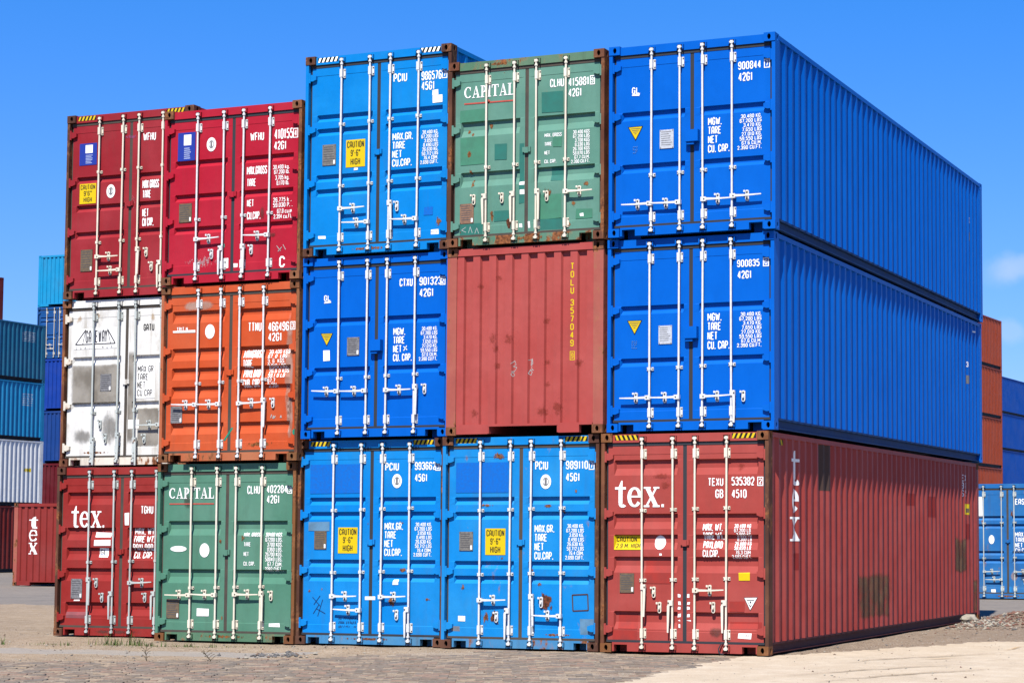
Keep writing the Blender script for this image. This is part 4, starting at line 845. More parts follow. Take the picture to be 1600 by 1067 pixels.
RND = random.Random(3)
def mark(mk, S, H):
    kind, name = mk[0], mk[1]
    pt = Print()
    def fin(x, z, mats, nm=name):
        par, sf, ub, zb = S['f'](x, z); return pt.build(nm, [MATS[c] for c in mats], par, sf, ub, zb)
    def clampz(x0, z0, x1, z1):
        if 'dm' not in S: return x0, max(z0, .16), x1, min(z1, H - .12)
        zc = (z0 + z1) / 2
        if zc < .134: return max(x0, .40), max(z0, .018), min(x1, W - .40), min(z1, .132)
        if zc > H - .126: return max(x0, .17), max(z0, H - .124), min(x1, W - .17), min(z1, H - .015)
        lo, hi = (DX[0][0] + .004, DX[0][3] - .004) if (x0 + x1) / 2 < W / 2 else (DX[1][0] + .004, DX[1][3] - .004)
        return max(x0, lo), max(z0, .17), min(x1, hi), min(z1, H - .175)
    if kind == 't':
        _, _, lines, x0, z0, x1, z1, al, c = mk; pt.text(lines, x0, z0, x1, z1, al); return fin(x0, z0, [c])
    if kind == 'r':
        _, _, x0, z0, x1, z1, c = mk; x0, z0, x1, z1 = clampz(x0, z0, x1, z1)
        j = lambda: RND.uniform(-.006, .006)
        pt.poly([(x0 + j(), z0 + j()), (x1 + j(), z0 + j()), (x1 + j(), z1 + j()), (x0 + j(), z1 + j())], 0, -.6 if 'patch' in name else 0); return fin((x0 + x1) / 2, (z0 + z1) / 2, [c])
    if kind == 'o': _, _, x0, z0, x1, z1, c = mk; pt.oval(x0, z0, x1, z1); return fin(x0, z0, [c])
    if kind == 'seal':
        _, _, x0, z0, x1, z1 = mk; cx, cz = (x0 + x1) / 2, (z0 + z1) / 2
        pt.oval(x0, z0, x1, z1)
        q = lambda f: (cx + (x0 - cx) * f, cz + (z0 - cz) * f, cx + (x1 - cx) * f, cz + (z1 - cz) * f)
        pt.oval(*q(.58), 1, 1); pt.oval(*q(.44), 0, 2); pt.rect(cx - .018, cz - .045, cx + .018, cz + .045, 1, 3)
        return fin(cx, cz, ['white', 'plate_grey'])
    if kind == 'ck':
        _, _, d, x0, z0, x1, z1 = mk; w = .012
        if x1 > W - .090: x1 = W - .090; x0 = min(x0, x1 - .085)
        for q in ((x0, z0, x1, z0 + w), (x0, z1 - w, x1, z1), (x0, z0 + w, x0 + w, z1 - w), (x1 - w, z0 + w, x1, z1 - w)): pt.rect(*q)
        pt.text((d,), x0 + .022, z0 + .024, x1 - .022, z1 - .024); return fin(x0, z0, ['white'])
    if kind == 'tri':
        _, _, pts, c = mk; cx = sum(p[0] for p in pts) / 3; cz = sum(p[1] for p in pts) / 3
        sc = lambda f: [(cx + (p[0] - cx) * f, cz + (p[1] - cz) * f) for p in pts]
        pt.poly(pts, 0, 0); pt.poly(sc(.86 if c == 'yellow' else .90), 1, 1)
        if c == 'yellow':
            for k in range(4): h = .030 - k * .024; w = .075 - k * .020; pt.rect(cx - w, cz + h, cx + w, cz + h + .010, 2, 2)
            return fin(cx, cz, ['black', 'yellow', 'plate_brown'])
        pt.poly(sc(.66), 0, 2); pt.rect(cx - .075, cz + .025, cx + .075, cz + .036, 1, 3); pt.poly([(cx - .05, cz + .012), (cx, cz - .055), (cx + .05, cz + .012)], 1, 3)
        pt.rect(cx - .012, cz - .02, cx + .012, cz + .006, 0, 4)
        return fin(cx, cz, ['plate_text', 'white'])
    if kind == 'plate':
        _, _, x0, z0, x1, z1, c = mk; par, sf, _, _ = S['f'](x0, (z0 + z1) / 2); y = sf((x0 + x1) / 2, (z0 + z1) / 2, 0).y; y = min(y, YD + .004)
        b = MB(); b.box(x0, x1, y - .006, y, z0, z1)
        for k in range(7):
            zz = z1 - (z1 - z0) * (.10 + .115 * k); xr = x1 - .02 - RND.uniform(0, .05)
            b.box(x0 + .02, xr, y - .0066, y - .006, zz - .010, zz, 1)
        for xx in (x0 + .012, x1 - .012):
            for zz in (z0 + .012, z1 - .012): b.box(xx - .006, xx + .006, y - .009, y - .006, zz - .006, zz + .006, 1)
        if c != 'plate_white': b.box(x1 - .040, x1 - .012, y - .0075, y - .006, z0 + .018, z0 + .075, 2)
        return put(name, b.mesh(name), [MATS[c], MATS['plate_text'] if c != 'plate_white' else MATS['plate_grey'], MATS['white']], par)
    if kind == 'caution':
        _, _, lines, x0, z0, x1, z1 = mk; pt.rect(x0, z0, x1, z1); n = len(lines); h = (z1 - z0) / (n + .2)
        for k, t in enumerate(lines):
            za = z1 - h * .1 - h * (k + 1) + h * .16; zz = za + h * (.76 if n == 3 else .72)
            ww = (x1 - x0) * (.88 if len(t) > 5 else .5); cx = (x0 + x1) / 2
            pt.text((t,), cx - ww / 2, za, cx + ww / 2, zz, 'l', 1, 1)
        return fin((x0 + x1) / 2, (z0 + z1) / 2, ['yellow', 'black'])
    if kind == 's':
        _, _, x0, z0, x1, z1, c = mk; x0, z0, x1, z1 = clampz(x0 - .015, z0 - .015, x1 + .015, z1 + .015)
        pt.rect(x0, z0, x1, z1, 0, -.3, True); return fin((x0 + x1) / 2, (z0 + z1) / 2, ['stain_' + c])
    if kind == 'l':
        _, _, (p, q), w, c = mk; pt.line(p, q, w); return fin(p[0], p[1], [c])
    if kind == 'sq':
        _, _, x0, z0, x1, z1, rows, c = mk; squiggle(pt, x0, z0, x1, z1, rows, 0, RND); q = fin(x0, z0, [c]); q['kind'] = 'stuff'; return q
    if kind == 'tex': _, _, x0, z0, x1, z1 = mk; serif(pt, 'tex.', x0, z0, x1, z1, 0, .10, 1.32); return fin(x0, z0, ['white'])
    if kind == 'capital': _, _, x0, z0, x1, z1 = mk; serif(pt, 'CAPITAL', x0, z0, x1, z1, 0, .07); return fin(x0, z0, ['white'])
    if kind == 'tv':
        _, _, x0, z0, x1, z1 = mk; h = (z1 - z0) / 3
        for k, (c, tp) in enumerate((('t', 1.32), ('e', 1.), ('x', 1.))):
            pt = Print(); serif(pt, c, x0, z1 - h * (k + 1) + .03, x1, z1 - h * k - .02, 0, .1, tp); par, sf, ub, zb = S['f'](x0, z0); pt.build(name, [MATS['white']], par, sf, ub, zb)
        return
    if kind == 'vt':
        _, _, t, x0, z0, x1, z1, c = mk; h = (z1 - z0) / (len(t) - .5); z = z1
        for ch in t:
            if ch == ' ': z -= h * .5; continue
            w = x1 - x0
            pt.text((ch,), x0 + (w * .3 if ch == '1' else 0), z - h * .80, x1, z); z -= h
        return fin(x0, (z0 + z1) / 2, [c])
    if kind == 'ckv':
        _, _, d, x0, z0, x1, z1, c = mk; w = .010
        for q in ((x0, z0, x1, z0 + w), (x0, z1 - w, x1, z1), (x0, z0 + w, x0 + w, z1 - w), (x1 - w, z0 + w, x1, z1 - w)): pt.rect(*q)
        pt.text((d,), x0 + .02, z0 + .025, x1 - .02, z1 - .025); return fin(x0, z0, [c])
    if kind == 'sc':
        _, _, x0, z0, x1, z1, k = mk; w, h = x1 - x0, z1 - z0
        P = [[(.1, .75), (.5, .95), (.7, .7), (.3, .6), (.8, .55), (.55, .35), (.2, .3), (.5, .1), (.3, .0), (.15, .15), (.45, .3)],
             [(.2, .9), (.6, .95), (.5, .6), (.8, .7), (.7, 1.0), (.6, .4), (.9, .3), (.4, .35), (.2, .1), (.5, .0), (.7, .2), (.4, .3)]][k]
        for i in range(len(P) - 1): pt.line((x0 + P[i][0] * w, z0 + P[i][1] * h), (x0 + P[i + 1][0] * w, z0 + P[i + 1][1] * h), .007, 0, (i % 3) * .3)
        return fin(x0, z0, ['whitefaint'])
    if kind == 'blab':
        _, _, x0, z0, x1, z1 = mk; w, h = x1 - x0, z1 - z0; pt.rect(x0, z0, x1, z1)
        pt.rect(x0 + w * .34, z0 + h * .55, x0 + w * .76, z0 + h * .92, 1, 1)
        for k in range(6): pt.rect(x0 + w * .36, z0 + h * (.08 + .07 * k), x0 + w * RND.uniform(.62, .76), z0 + h * (.08 + .07 * k) + h * .035, 2, 1)
        return fin((x0 + x1) / 2, (z0 + z1) / 2, ['label_blue', 'white', 'label_text'])
    if kind == 'gateway':
        # a bridge-like trapezoid of tall letters that grow towards the middle
        _, _, x0, z0, x1, z1 = mk; w, h = x1 - x0, z1 - z0
        zb, zt = z0 + h * .22, z1
        pt.rect(x0, z0, x1, z1, 1, -.5)
        em = Print(); pt, lt = em, pt; e = .022
        pt.line((x0 + w * .03, zb), (x0 + w * .97, zb), e); pt.line((x0 + w * .03, zb), (x0 + w * .27, zt - .02), e); pt.line((x0 + w * .97, zb), (x0 + w * .78, zt - .02), e)
        pt.line((x0 + w * .2, zb), (x0 + w * .27, zt - .02), .014); pt.line((x0 + w * .86, zb), (x0 + w * .78, zt - .02), .014)
        pt = lt; par, sf, ub, zc = S['f']((x0 + x1) / 2, (z0 + z1) / 2); em.build('emblem', [MATS['plate_text']], par, sf, ub, zc)
        xs = [.27, .345, .42, .50, .575, .655, .72]
        for k, c in enumerate('GATEWAY'): pt.text((c,), x0 + w * xs[k], zb + .02, x0 + w * (xs[k] + .058), zt - .03, 'l', 0, .5)
        for k, c in enumerate('CONTAINER'): pt.text((c,), x0 + w * (.04 + k * .104), z0, x0 + w * (.04 + k * .104) + .04, z0 + h * .13, 'l', 0, .5)
        return fin((x0 + x1) / 2, (z0 + z1) / 2, ['plate_text', 'white'])
    raise ValueError(kind)

def side_mark(kind, box, panel, key):
    u0, z0, u1, z1 = box; pt = Print()
    f = lambda u, z, off: Vector((W - .007 - at(SIDE_PTS, u) + off, u, z))
    mats, nm = ['white'], 'lettering'
    if kind in ('t1', 'e1', 'x1'): serif(pt, kind[0], u0, z0, u1, z1, 0, .1, 1.32 if kind[0] == 't' else 1.)
    elif kind == 'brown': pt.rect(u0, z0, u1, min(z1, 2.90)); mats, nm = ['stain_block'], 'paint_patch'
    elif kind in ('blot', 'blot2'): pt.rect(u0 - .1, z0 - .08, u1 + .1, z1 + .08, 0, 0, True); mats, nm = ['stain_blot'], 'grime_stain'
    elif kind == 'tint': pt.rect(u0, z0, u1, z1); mats, nm = ['redtint'], 'paint_patch'
    elif kind == 'yellow': pt.rect(u0, z0, u1, z1); pt.rect(u0 + .05, z0 + .04, u1 - .05, z1 - .08, 1, 1); mats, nm = ['yellow', 'plate_brown'], 'caution_sign'
    elif kind == 'num': pt.text(('TEXU', '58 8', '6S 5'), u0, z0, u1, z1)
    elif kind == 'haz':
        pt.rect(u0, z0 - .06, u1, z0 + .01)
        for k in range(3): a = u0 + .03 + k * .07; pt.poly([(a, z0 - .06), (a + .035, z0 - .06), (a + .02, z0 + .01), (a - .015, z0 + .01)], 1, 1)
        mats, nm = ['black', 'hazard_yellow'], 'hazard_stripes'
    elif kind == 'n1': pt.text(('3',), u0, z0, u1, z1)
    elif kind == 'n2': pt.rect(u0, z0, u1, z1, 0, 0); mats, nm = ['plate_grey'], 'sticker'
    elif kind == 'n3': pt.rect(u0, z0, u1, z1, 0, 0); nm = 'sticker'
    pt.build(nm, [MATS[c] for c in mats], panel, f, [u for u, _ in SIDE_PTS], [])
flat('stain_block', (.105, .062, .048), .7, .3); flat('redtint', (.30, .030, .025), .6, .2)

# paints
BLUE = paint('paint_royal_blue', (.0, .126, .61), 0, (.002, .142, .64), .05, .40, (.0, .05, .22))
BLUE_G = paint('paint_sky_blue', (.002, .228, .67), .14, (.012, .275, .69), .12, .40)
BLUE_I = paint('paint_sky_blue_worn', (.003, .235, .69), .20, (.016, .285, .71), .16, .42)
BLUE_F = paint('paint_sky_blue_rusting', (.006, .255, .69), .30, (.03, .31, .69), .2, .45)
BLUE_S = paint('paint_sky_blue_sill', (.05, .25, .52), .42, (.12, .32, .5), .4, .5)
GREEN_D = paint('paint_green_faded', (.115, .285, .215), .20, (.16, .33, .255), .15, .5)
GREEN_L = paint('paint_green', (.090, .245, .165), .13, (.13, .29, .21), .15, .48)
GREEN_S = paint('paint_green_rusting', (.10, .24, .16), .66, (.16, .28, .2), .4, .6)
GREEN_LS = paint('paint_green_sill', (.10, .22, .13), .45, (.15, .25, .16), .35, .6)
RED_C = paint('paint_brick_red', (.41, .064, .052), .16, (.45, .092, .078), .14, .5)
ROSE = paint('paint_rose_red', (.45, .076, .066), .12, (.49, .105, .092), .12, .5)
ROSE_P = paint('paint_rose_red_worn', (.42, .10, .08), .46, (.45, .16, .11), .2, .6)
CRIM = paint('paint_crimson', (.46, .014, .034), .10, (.50, .030, .050), .12, .45)
CRIM_M = paint('paint_dark_crimson', (.32, .020, .027), .14, (.40, .045, .055), .2, .48)
ORANGE = paint('paint_orange', (.60, .085, .022), .12, (.62, .13, .05), .14, .5)
ORANGE_S = paint('paint_orange_rusting', (.50, .11, .04), .46, (.5, .2, .1), .3, .6)
WHITE = paint('paint_white', (.46, .455, .43), .18, (.51, .51, .49), .75, .5, (.20, .175, .135))
WHITE_S = paint('paint_white_rusting', (.44, .41, .34), .46, (.48, .45, .39), .5, .6, (.12, .09, .06))
RED_O = paint('paint_red', (.31, .024, .020), .08, (.36, .05, .045), .12, .48)

RAIL_B = paint('paint_rail_blue', (.012, .055, .19), .1, (.02, .07, .22), .3, .6)  # bottom rails of the royal blue containers, darker and duller than their walls
RAIL_R = paint('paint_tarred_red', (.11, .030, .030), .15, (.14, .045, .045), .3, .6)  # bottom rails of the brick red container, darker and duller than its walls
H9F, MIDZ, TOPZ = H9, H9 + GAP, H9 + H8 + 2 * GAP
MID8, TOP8 = H8 + GAP, 2 * (H8 + GAP)
GRP = 'containers of the big front stack'
dirty = MATS['rubber_dirty']; rubber = MATS['rubber']; white_hw = MATS['hardware']; cream = MATS['hardware_cream']; rusthw = MATS['hardware_rusty']; greyhw = MATS['hardware_grey']
SP = {}
def main(key, label, x, y, z, H, mats, **kw):
    root, sp = container(key, label, GRP, (x, y, z), H, mats, fit=FITTINGS.get(key), **kw); SP[key] = sp
    return root
main('O', 'red container marked tex at bottom left of the stack, half hidden by the green one', -9.862, .83, 0, H8, dict(paint=RED_O, cast=RUSTY2, post_l=RUSTY2, hw=greyhw, rub=dirty))
main('N', 'dirty white container with a bridge logo and black lettering', -9.926, .95, MID8, H8, dict(paint=WHITE, cast=RUSTY, post_l=RUSTY, sill=WHITE_S, hinge=WHITE_S, hw=greyhw, rub=dirty))
main('M', 'dark crimson container with a yellow caution sign, highest at the left end of the stack', -9.885, .90, TOP8, H9, dict(paint=CRIM_M, cast=RUSTY2, post_l=RUSTY2, sill=CRIM_M, hw=cream, rub=dirty), hazard='y/')
main('L', 'green container marked CAPITAL standing on the ground, number 402284', -7.4135, .128, 0, H8, dict(paint=GREEN_L, cast=RUSTY3, post_r=RUSTY3, sill=GREEN_LS, hw=cream, rub=dirty))
main('K', 'orange container numbered 466496 between the green and the crimson ones', -7.343, .037, MID8, H8, dict(paint=ORANGE, cast=RUSTY3, post_r=RUSTY, post_l=ORANGE_S, sill=ORANGE_S, hw=white_hw, rub=dirty))
main('J', 'bright crimson container with a blue label, numbered 410155', -7.324, 0, TOP8, H8, dict(paint=CRIM, cast=RUSTY, post_r=RUSTY, hw=white_hw, rub=rubber))
main('I', 'sky blue container numbered 993662 on the ground beside the green CAPITAL one', -4.966, .171, 0, H9, dict(paint=BLUE_I, cast=RUSTY2, post_l=RUSTY2, post_r=RUSTY2, sill=BLUE_S, hw=white_hw, rub=rubber), hazard='y/')
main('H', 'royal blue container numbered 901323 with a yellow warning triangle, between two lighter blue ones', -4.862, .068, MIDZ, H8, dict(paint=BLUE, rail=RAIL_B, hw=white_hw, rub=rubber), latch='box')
main('G', 'sky blue container numbered 986576 at the very top of the stack', -4.834, .008, TOPZ, H9, dict(paint=BLUE_G, cast=RUSTY2, post_r=RUSTY2, hw=white_hw, rub=rubber), hazard='w/')
main('F', 'rust spotted sky blue container numbered 989110 on the ground beside the brick red one', -2.493, .05, 0, H9, dict(paint=BLUE_F, cast=RUSTY2, post_r=RUSTY2, sill=BLUE_S, hw=white_hw, rub=dirty), hazard='y/')
main('E', 'rose red container showing its ribbed blank end with yellow upright lettering', -2.414, -.009, MIDZ, H8, dict(paint=ROSE, cast=RUSTY, post_l=ROSE_P, post_r=ROSE_P, header=ROSE, sill=ROSE), front='corr')
main('D', 'faded green container marked CAPITAL on top of the stack, rusting along its sill', -2.388, -.07, TOPZ, H8, dict(paint=GREEN_D, cast=RUSTY, post_r=RUSTY, post_l=RUSTY2, header=GREEN_LS, sill=GREEN_S, hw=cream, rub=dirty))
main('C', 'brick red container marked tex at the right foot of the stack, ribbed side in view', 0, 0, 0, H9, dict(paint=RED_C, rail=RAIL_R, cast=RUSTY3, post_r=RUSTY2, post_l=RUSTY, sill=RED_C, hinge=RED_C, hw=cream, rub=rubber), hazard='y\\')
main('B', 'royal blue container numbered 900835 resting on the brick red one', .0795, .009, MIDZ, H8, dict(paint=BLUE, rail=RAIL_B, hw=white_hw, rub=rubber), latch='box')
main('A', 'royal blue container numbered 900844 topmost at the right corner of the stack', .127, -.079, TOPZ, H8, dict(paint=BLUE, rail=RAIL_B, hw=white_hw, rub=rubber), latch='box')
for key, items in SIDE_MARKS.items():
    for kind, box in items: side_mark(kind, box, SP[key][1], key)
# the loose gasket strip hanging from the brick red container's sill
mb = MB(); pts = [(1.795, .03, .165), (1.76, .0, .13), (1.735, -.012, .075), (1.74, -.02, .035), (1.77, -.03, .012), (1.82, -.04, .008)]
for p, q in zip(pts, pts[1:]): mb.tube(p, q, .009, 6)
c_root = SP['C'][1].parent
put('loose_gasket', mb.mesh('loose_gasket'), rubber, c_root)

# ------------------------------------------------------------------ container stacks further back
RAIL_D = paint('paint_rail_dark', (.030, .032, .04), .2, (.05, .05, .055), .3, .6)  # one near-black colour for the bottom rails of all the rear piles
def bgpaint(name, col, rust=.12): return paint('paint_' + name, col, rust, lerp(col, (.5, .5, .5), .04), .15, .5)
CY = bgpaint('cyan', (.012, .32, .62)); NAVY = bgpaint('dull_navy', (.012, .09, .30)); COBALT = bgpaint('cobalt', (.010, .055, .36)); MIDN = bgpaint('midnight_blue', (.014, .06, .26))
MAROON = bgpaint('maroon', (.13, .010, .016)); PETROL = bgpaint('petrol_blue', (.022, .17, .30)); AZURE = bgpaint('azure', (.02, .30, .60)); PALE = bgpaint('pale_grey', (.95, .96, .94), .16)
OXIDE = bgpaint('oxide_red', (.20, .022, .018), .1); TEXRED = bgpaint('tex_red', (.29, .035, .030), .2); ORNG = bgpaint('burnt_orange', (.44, .075, .028), .06); BBLUE = bgpaint('deep_blue', (.006, .085, .44), .03); EBLUE = paint('paint_scratched_blue', (.018, .155, .46), .34, (.05, .22, .48), .3, .5)
G2 = 'containers stacked far behind'
def stack(corner, yaw, items, local=(0, 0), front='corr'):
    """pile of containers whose local point (x, y) stands at the given ground point"""
    c, s = math.cos(yaw), math.sin(yaw)
    x = corner[0] - (local[0] * c - local[1] * s); y = corner[1] - (local[0] * s + local[1] * c)
    z = 0; out = []
    for H, mat, label, fr in items:
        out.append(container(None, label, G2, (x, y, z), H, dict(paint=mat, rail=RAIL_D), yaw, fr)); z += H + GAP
    return out
ls = stack((-50.08, 48.76), 0, [(H9, OXIDE, 'dark red container at the foot of the left rear pile', 'corr'), (H9, PALE, 'pale grey ribbed container in the left rear pile', 'corr'),
      (H8, AZURE, 'light blue ribbed container above the pale grey one', 'corr'), (H8, PETROL, 'petrol blue ribbed container topping the left rear pile', 'corr')], (W, L40))
stack((-52.60, 48.76), 0, [(H9, NAVY, 'navy container on the ground behind the left rear pile', 'corr'), (H8, AZURE, 'light blue container second up behind the left rear pile', 'corr'), (H8, PALE, 'pale container third up behind the left rear pile', 'corr'),
      (H8, PETROL, 'petrol blue container fourth up behind the left rear pile', 'corr'), (H8, OXIDE, 'dark red container peeping over the petrol blue one at the left edge', 'corr')], (W, L40))
rs = stack((-57.33, 56.75), 0, [(H8, MAROON, 'maroon container lowest of the tall rear pile behind the small red one', 'corr'), (H8, MAROON, 'shaded maroon container just above the small red one', 'corr'), (H8, MIDN, 'midnight blue ribbed container above the shaded maroon one', 'corr'),
      (H8, COBALT, 'cobalt blue ribbed container in the tall rear pile', 'corr'), (H8, NAVY, 'navy container with lock rods under the cyan one', 'doors'), (H8, CY, 'bright cyan ribbed container topping the tall rear pile', 'corr')])
container('TEX', 'small red ribbed container end marked tex at the left behind the stack', None, (-32.89, 26.8, 0), H8, dict(paint=TEXRED, cast=RUSTY2, post_l=ROSE_P), 0, 'corr')
container('EASU', 'scratched blue container with EASU lettering at the right edge behind the stack', None, (.089 - 1.219, 25.43, 0), H9, dict(paint=EBLUE, hw=greyhw, rub=dirty, header=EBLUE), R(-1.5), 'doors')
stack((-12.125, 80.30), R(-3.58), [(H8, ORNG, 'burnt orange container lowest of the right rear pile, hidden by the scratched blue one', 'corr'), (H8, ORNG, 'burnt orange container of which only the upper edge shows over the scratched blue one', 'corr'), (H8, ORNG, 'burnt orange container midmost of the right rear pile', 'corr'),
      (H8, ORNG, 'burnt orange container second from the top of the right rear pile', 'corr'), (H8, ORNG, 'burnt orange container topmost of the right rear pile', 'corr')], (W, L40))
stack((-19.99, 115.92), R(-3.58), [(H8, BBLUE, 'deep blue container lowest of the farthest pile at the right edge, out of sight', 'corr'), (H8, BBLUE, 'deep blue container second from the ground in the farthest pile', 'corr'), (H8, BBLUE, 'deep blue container midmost of the farthest pile at the right edge', 'corr'),
      (H8, BBLUE, 'deep blue container second from the top of the farthest pile', 'corr'), (H8, BBLUE, 'deep blue container topmost of the farthest pile at the right edge', 'corr')], (W, 4.0))
# worn white lettering on the left rear pile
for (root, sp), (u0, z0, u1, z1, rows) in zip((ls[1], ls[2], ls[3]), ((10.9, 1.5, 11.4, 1.75, 1), (10.75, 1.55, 11.4, 2.15, 6), (10.6, 1.80, 11.5, 2.30, 6))):
    pt = Print(); squiggle(pt, u0, z0, u1, z1, rows, 0, RND)
    o = pt.build('worn_lettering', [MATS['plate_white'] if rows > 1 else MATS['yellow']], sp[1], lambda u, z, off: Vector((W - .007 - at(SIDE_PTS, u) + off, u, z)), [u for u, _ in SIDE_PTS], [])
    o['kind'] = 'stuff'

# ------------------------------------------------------------------ ground
def gmat(name, c1, c2, c3, scale=3., bump=.5, bd=.02, rough=.95, speck=.5, patch=.35):
    k = NT(name); c1, c2, c3 = alb(c1), alb(c2), alb(c3)
    c = k.mix(k.ramp(k.noise(patch, 6, .6), .35, .68), c1, c2)
    c = k.mix(k.ramp(k.noise(scale, 8, .7), .42, .70, 0, .85), c, c3)
    c = k.mix(k.ramp(k.noise(scale * 2.7, 7, .75, (1, 1, 1), (5, 2, 1)), .50, .72, 0, .55), c, lerp(c1, (.02, .02, .02), .45))
    c = k.mix(k.ramp(k.noise(1.1, 5, .6, (.35, 2.4, 1), (2, 7, 1)), .52, .72, 0, .35), c, c2)
    c = k.mix(k.ramp(k.noise(60, 3, .6), .50, .72, 0, speck), c, lerp(c1, (.75, .72, .66), .55))
    c = k.mix(k.ramp(k.noise(45, 3, .6, (1, 1, 1), (4, 9, 2)), .56, .72, 0, speck), c, lerp(c1, (.02, .02, .02), .6))
    k.color(c); k.b.inputs['Roughness'].default_value = rough; k.b.inputs['Specular IOR Level'].default_value = .2
    k.bump(k.noise(38, 6, .7), bump, bd)
    MATS[name] = k.m; return k.m
gmat('sandy_gravel', (.345, .25, .155), (.27, .195, .125), (.45, .355, .25), 3.2, .8, .03, .95, .6)
gmat('asphalt_yard', (.20, .175, .15), (.24, .205, .17), (.15, .135, .12), 1.2, .3, .01, .9, .3, .08)
gmat('path_asphalt', (.31, .275, .235), (.35, .30, .24), (.27, .245, .215), 3, .3, .01, .9, .3)
gmat('concrete_apron', (.56, .455, .325), (.52, .42, .30), (.63, .53, .40), 1.6, .4, .012, .95, .35)
gmat('paving_bedding', (.32, .25, .178), (.265, .205, .145), (.43, .34, .245), 2.5, .6, .02, .95, .5)
gmat('brown_gravel', (.28, .20, .13), (.23, .165, .11), (.38, .29, .20), 4, .9, .03, .95, .6)

def n2(x, y, s=1., o=0.): return noise.noise(Vector((x * s + o, y * s - o, o * .37)))
def gz(x, y):
    z = .014 * n2(x, y, .9, 3.) + .008 * n2(x, y, 3.1, 7.) - .016
    if y < -.4 or x > 2.6: z += .012 * n2(x, y, .35, 11.)
    # the sand ridge between path and stack on the left, and its scraped end
    if x < -1.5:
        yr = -1.55 + .155 * (x + 6.5) + .18 * n2(x, 0, .8, 5.)
        z += .035 * math.exp(-((y - yr) / .32) ** 2) * min(1, (-1.5 - x) / 1.5)
        z += .05 * math.exp(-((y - yr + .3) / .25) ** 2 - ((x + 3.0) / .7) ** 2)
    z += .12 * math.exp(-((x - 3.1) / .55) ** 2 - ((y - 12.9) / .8) ** 2) + .07 * math.exp(-((x - 4.3) / .9) ** 2 - ((y - 12.4) / .9) ** 2)
    z += .06 * math.exp(-((x - 2.75) / .3) ** 2 - ((y - 10.6) / .7) ** 2)
    return z
def zone(x, y):
    w = .22 * n2(x, y, 1.3, 1.) + .10 * n2(x, y, 4.2, 2.) + .05 * n2(x, y, 11., 4.)
    if y > 12.6 + w * 1.5 + (1.3 if x > 2 else 0) and not (x > 2.0 and y < 13.9 + w): return 1      # asphalt yard
    if x > 1.2:
        # right-hand concrete apron
        edge = 2.50 - .09 * (y + 5.3) - .028 * max(0, -(y + 5.3)) if y < 0 else 2.0
        far = .3 + (x - 2.42) * 2.4 if x < 4 else 4.4 + (x - 4) * .9
        if x > edge + w * .35 and y < max(far, .1) + w * .9 and not (x < 2.45 and y > .1 + w * .2): return 3
        if x > 2.3 and y >= max(far, .1) + w * .9: return 5
    # grey path strip on the left, parallel to the stack
    yc = -2.05 + .155 * (x + 6.5) * .55
    hw = .47 + w * .35
    if x < -3.6 + w and abs(y - (-2.35 + .12 * (x + 5.5) - .02 * (x + 5.5) ** 2 * 0)) < hw: return 2
    yp = (-4.0 + (x + 5.4) * .53) if x < -3.5 else (-2.99 + (x + 3.5) * 1.23 if x < -2.41 else (-1.65 + (x + 2.41) * 1.75 if x < -1.6 else -.24))
    yp = max(yp, -5.2) if x < -6 else yp
    if y < yp + w * 1.1 and x < 2.7: return 4
    return 0
ZN = {0: ('ground', 'sandy_gravel', 'structure'), 1: ('asphalt_yard', 'asphalt_yard', 'structure'), 2: ('path', 'path_asphalt', 'structure'), 3: ('concrete_apron', 'concrete_apron', 'structure'), 4: ('paving', 'paving_bedding', 'structure'), 5: ('gravel_strip', 'brown_gravel', 'structure')}
zv = {k: [] for k in ZN}; zf = {k: [] for k in ZN}; zi = {k: {} for k in ZN}
def gvert(k, i, x, y, z):
    d = zi[k]
    if i not in d: d[i] = len(zv[k]); zv[k].append((x, y, z))
    return d[i]
def grid(tag, x0, x1, y0, y1, dx, dy, flatz=None):
    nx, ny = round((x1 - x0) / dx), round((y1 - y0) / dy)
    dx, dy = (x1 - x0) / nx, (y1 - y0) / ny
    P = {}
    for j in range(ny + 1):
        for i in range(nx + 1):
            x, y = x0 + i * dx, y0 + j * dy
            inn = 0 < i < nx and 0 < j < ny
            if inn: x += random.uniform(-.25, .25) * dx; y += random.uniform(-.25, .25) * dy
            P[i, j] = (x, y, gz(x, y) if flatz is None and inn else (flatz if flatz is not None else -.016))
    for j in range(ny):
        for i in range(nx):
            xc, yc = x0 + (i + .5) * dx, y0 + (j + .5) * dy
            k = zone(xc, yc)
            ids = [gvert(k, (tag, a, b), *P[a, b]) for a, b in ((i, j), (i + 1, j), (i + 1, j + 1), (i, j + 1))]
            zf[k].append(tuple(ids))
grid('near', -13, 9, -9, 2, .09, .06)
grid('mid', -13, 9, 2, 15, .16, .12)
grid('left', -60, -13, -9, 15, .5, .4, -.016)
grid('right', 9, 40, -9, 15, .5, .5, -.016)
def quad(k, x0, x1, y0, y1):
    b = len(zv[k]); zv[k].extend([(x0, y0, -.016), (x1, y0, -.016), (x1, y1, -.016), (x0, y1, -.016)]); zf[k].append((b, b + 1, b + 2, b + 3))
quad(1, -900, 900, 15, 1500); quad(0, -900, -60, -60, 15); quad(0, 40, 900, -60, 15); quad(0, -60, 40, -60, -9)
GO = {}
for k, (nm, mt, kind) in ZN.items():
    me = bpy.data.meshes.new(nm); me.from_pydata(zv[k], [], zf[k]); me.materials.append(MATS[mt]); me.polygons.foreach_set('use_smooth', [True] * len(zf[k])); me.update()
    o = bpy.data.objects.new(nm, me); COL.objects.link(o); o['kind'] = kind; GO[k] = o

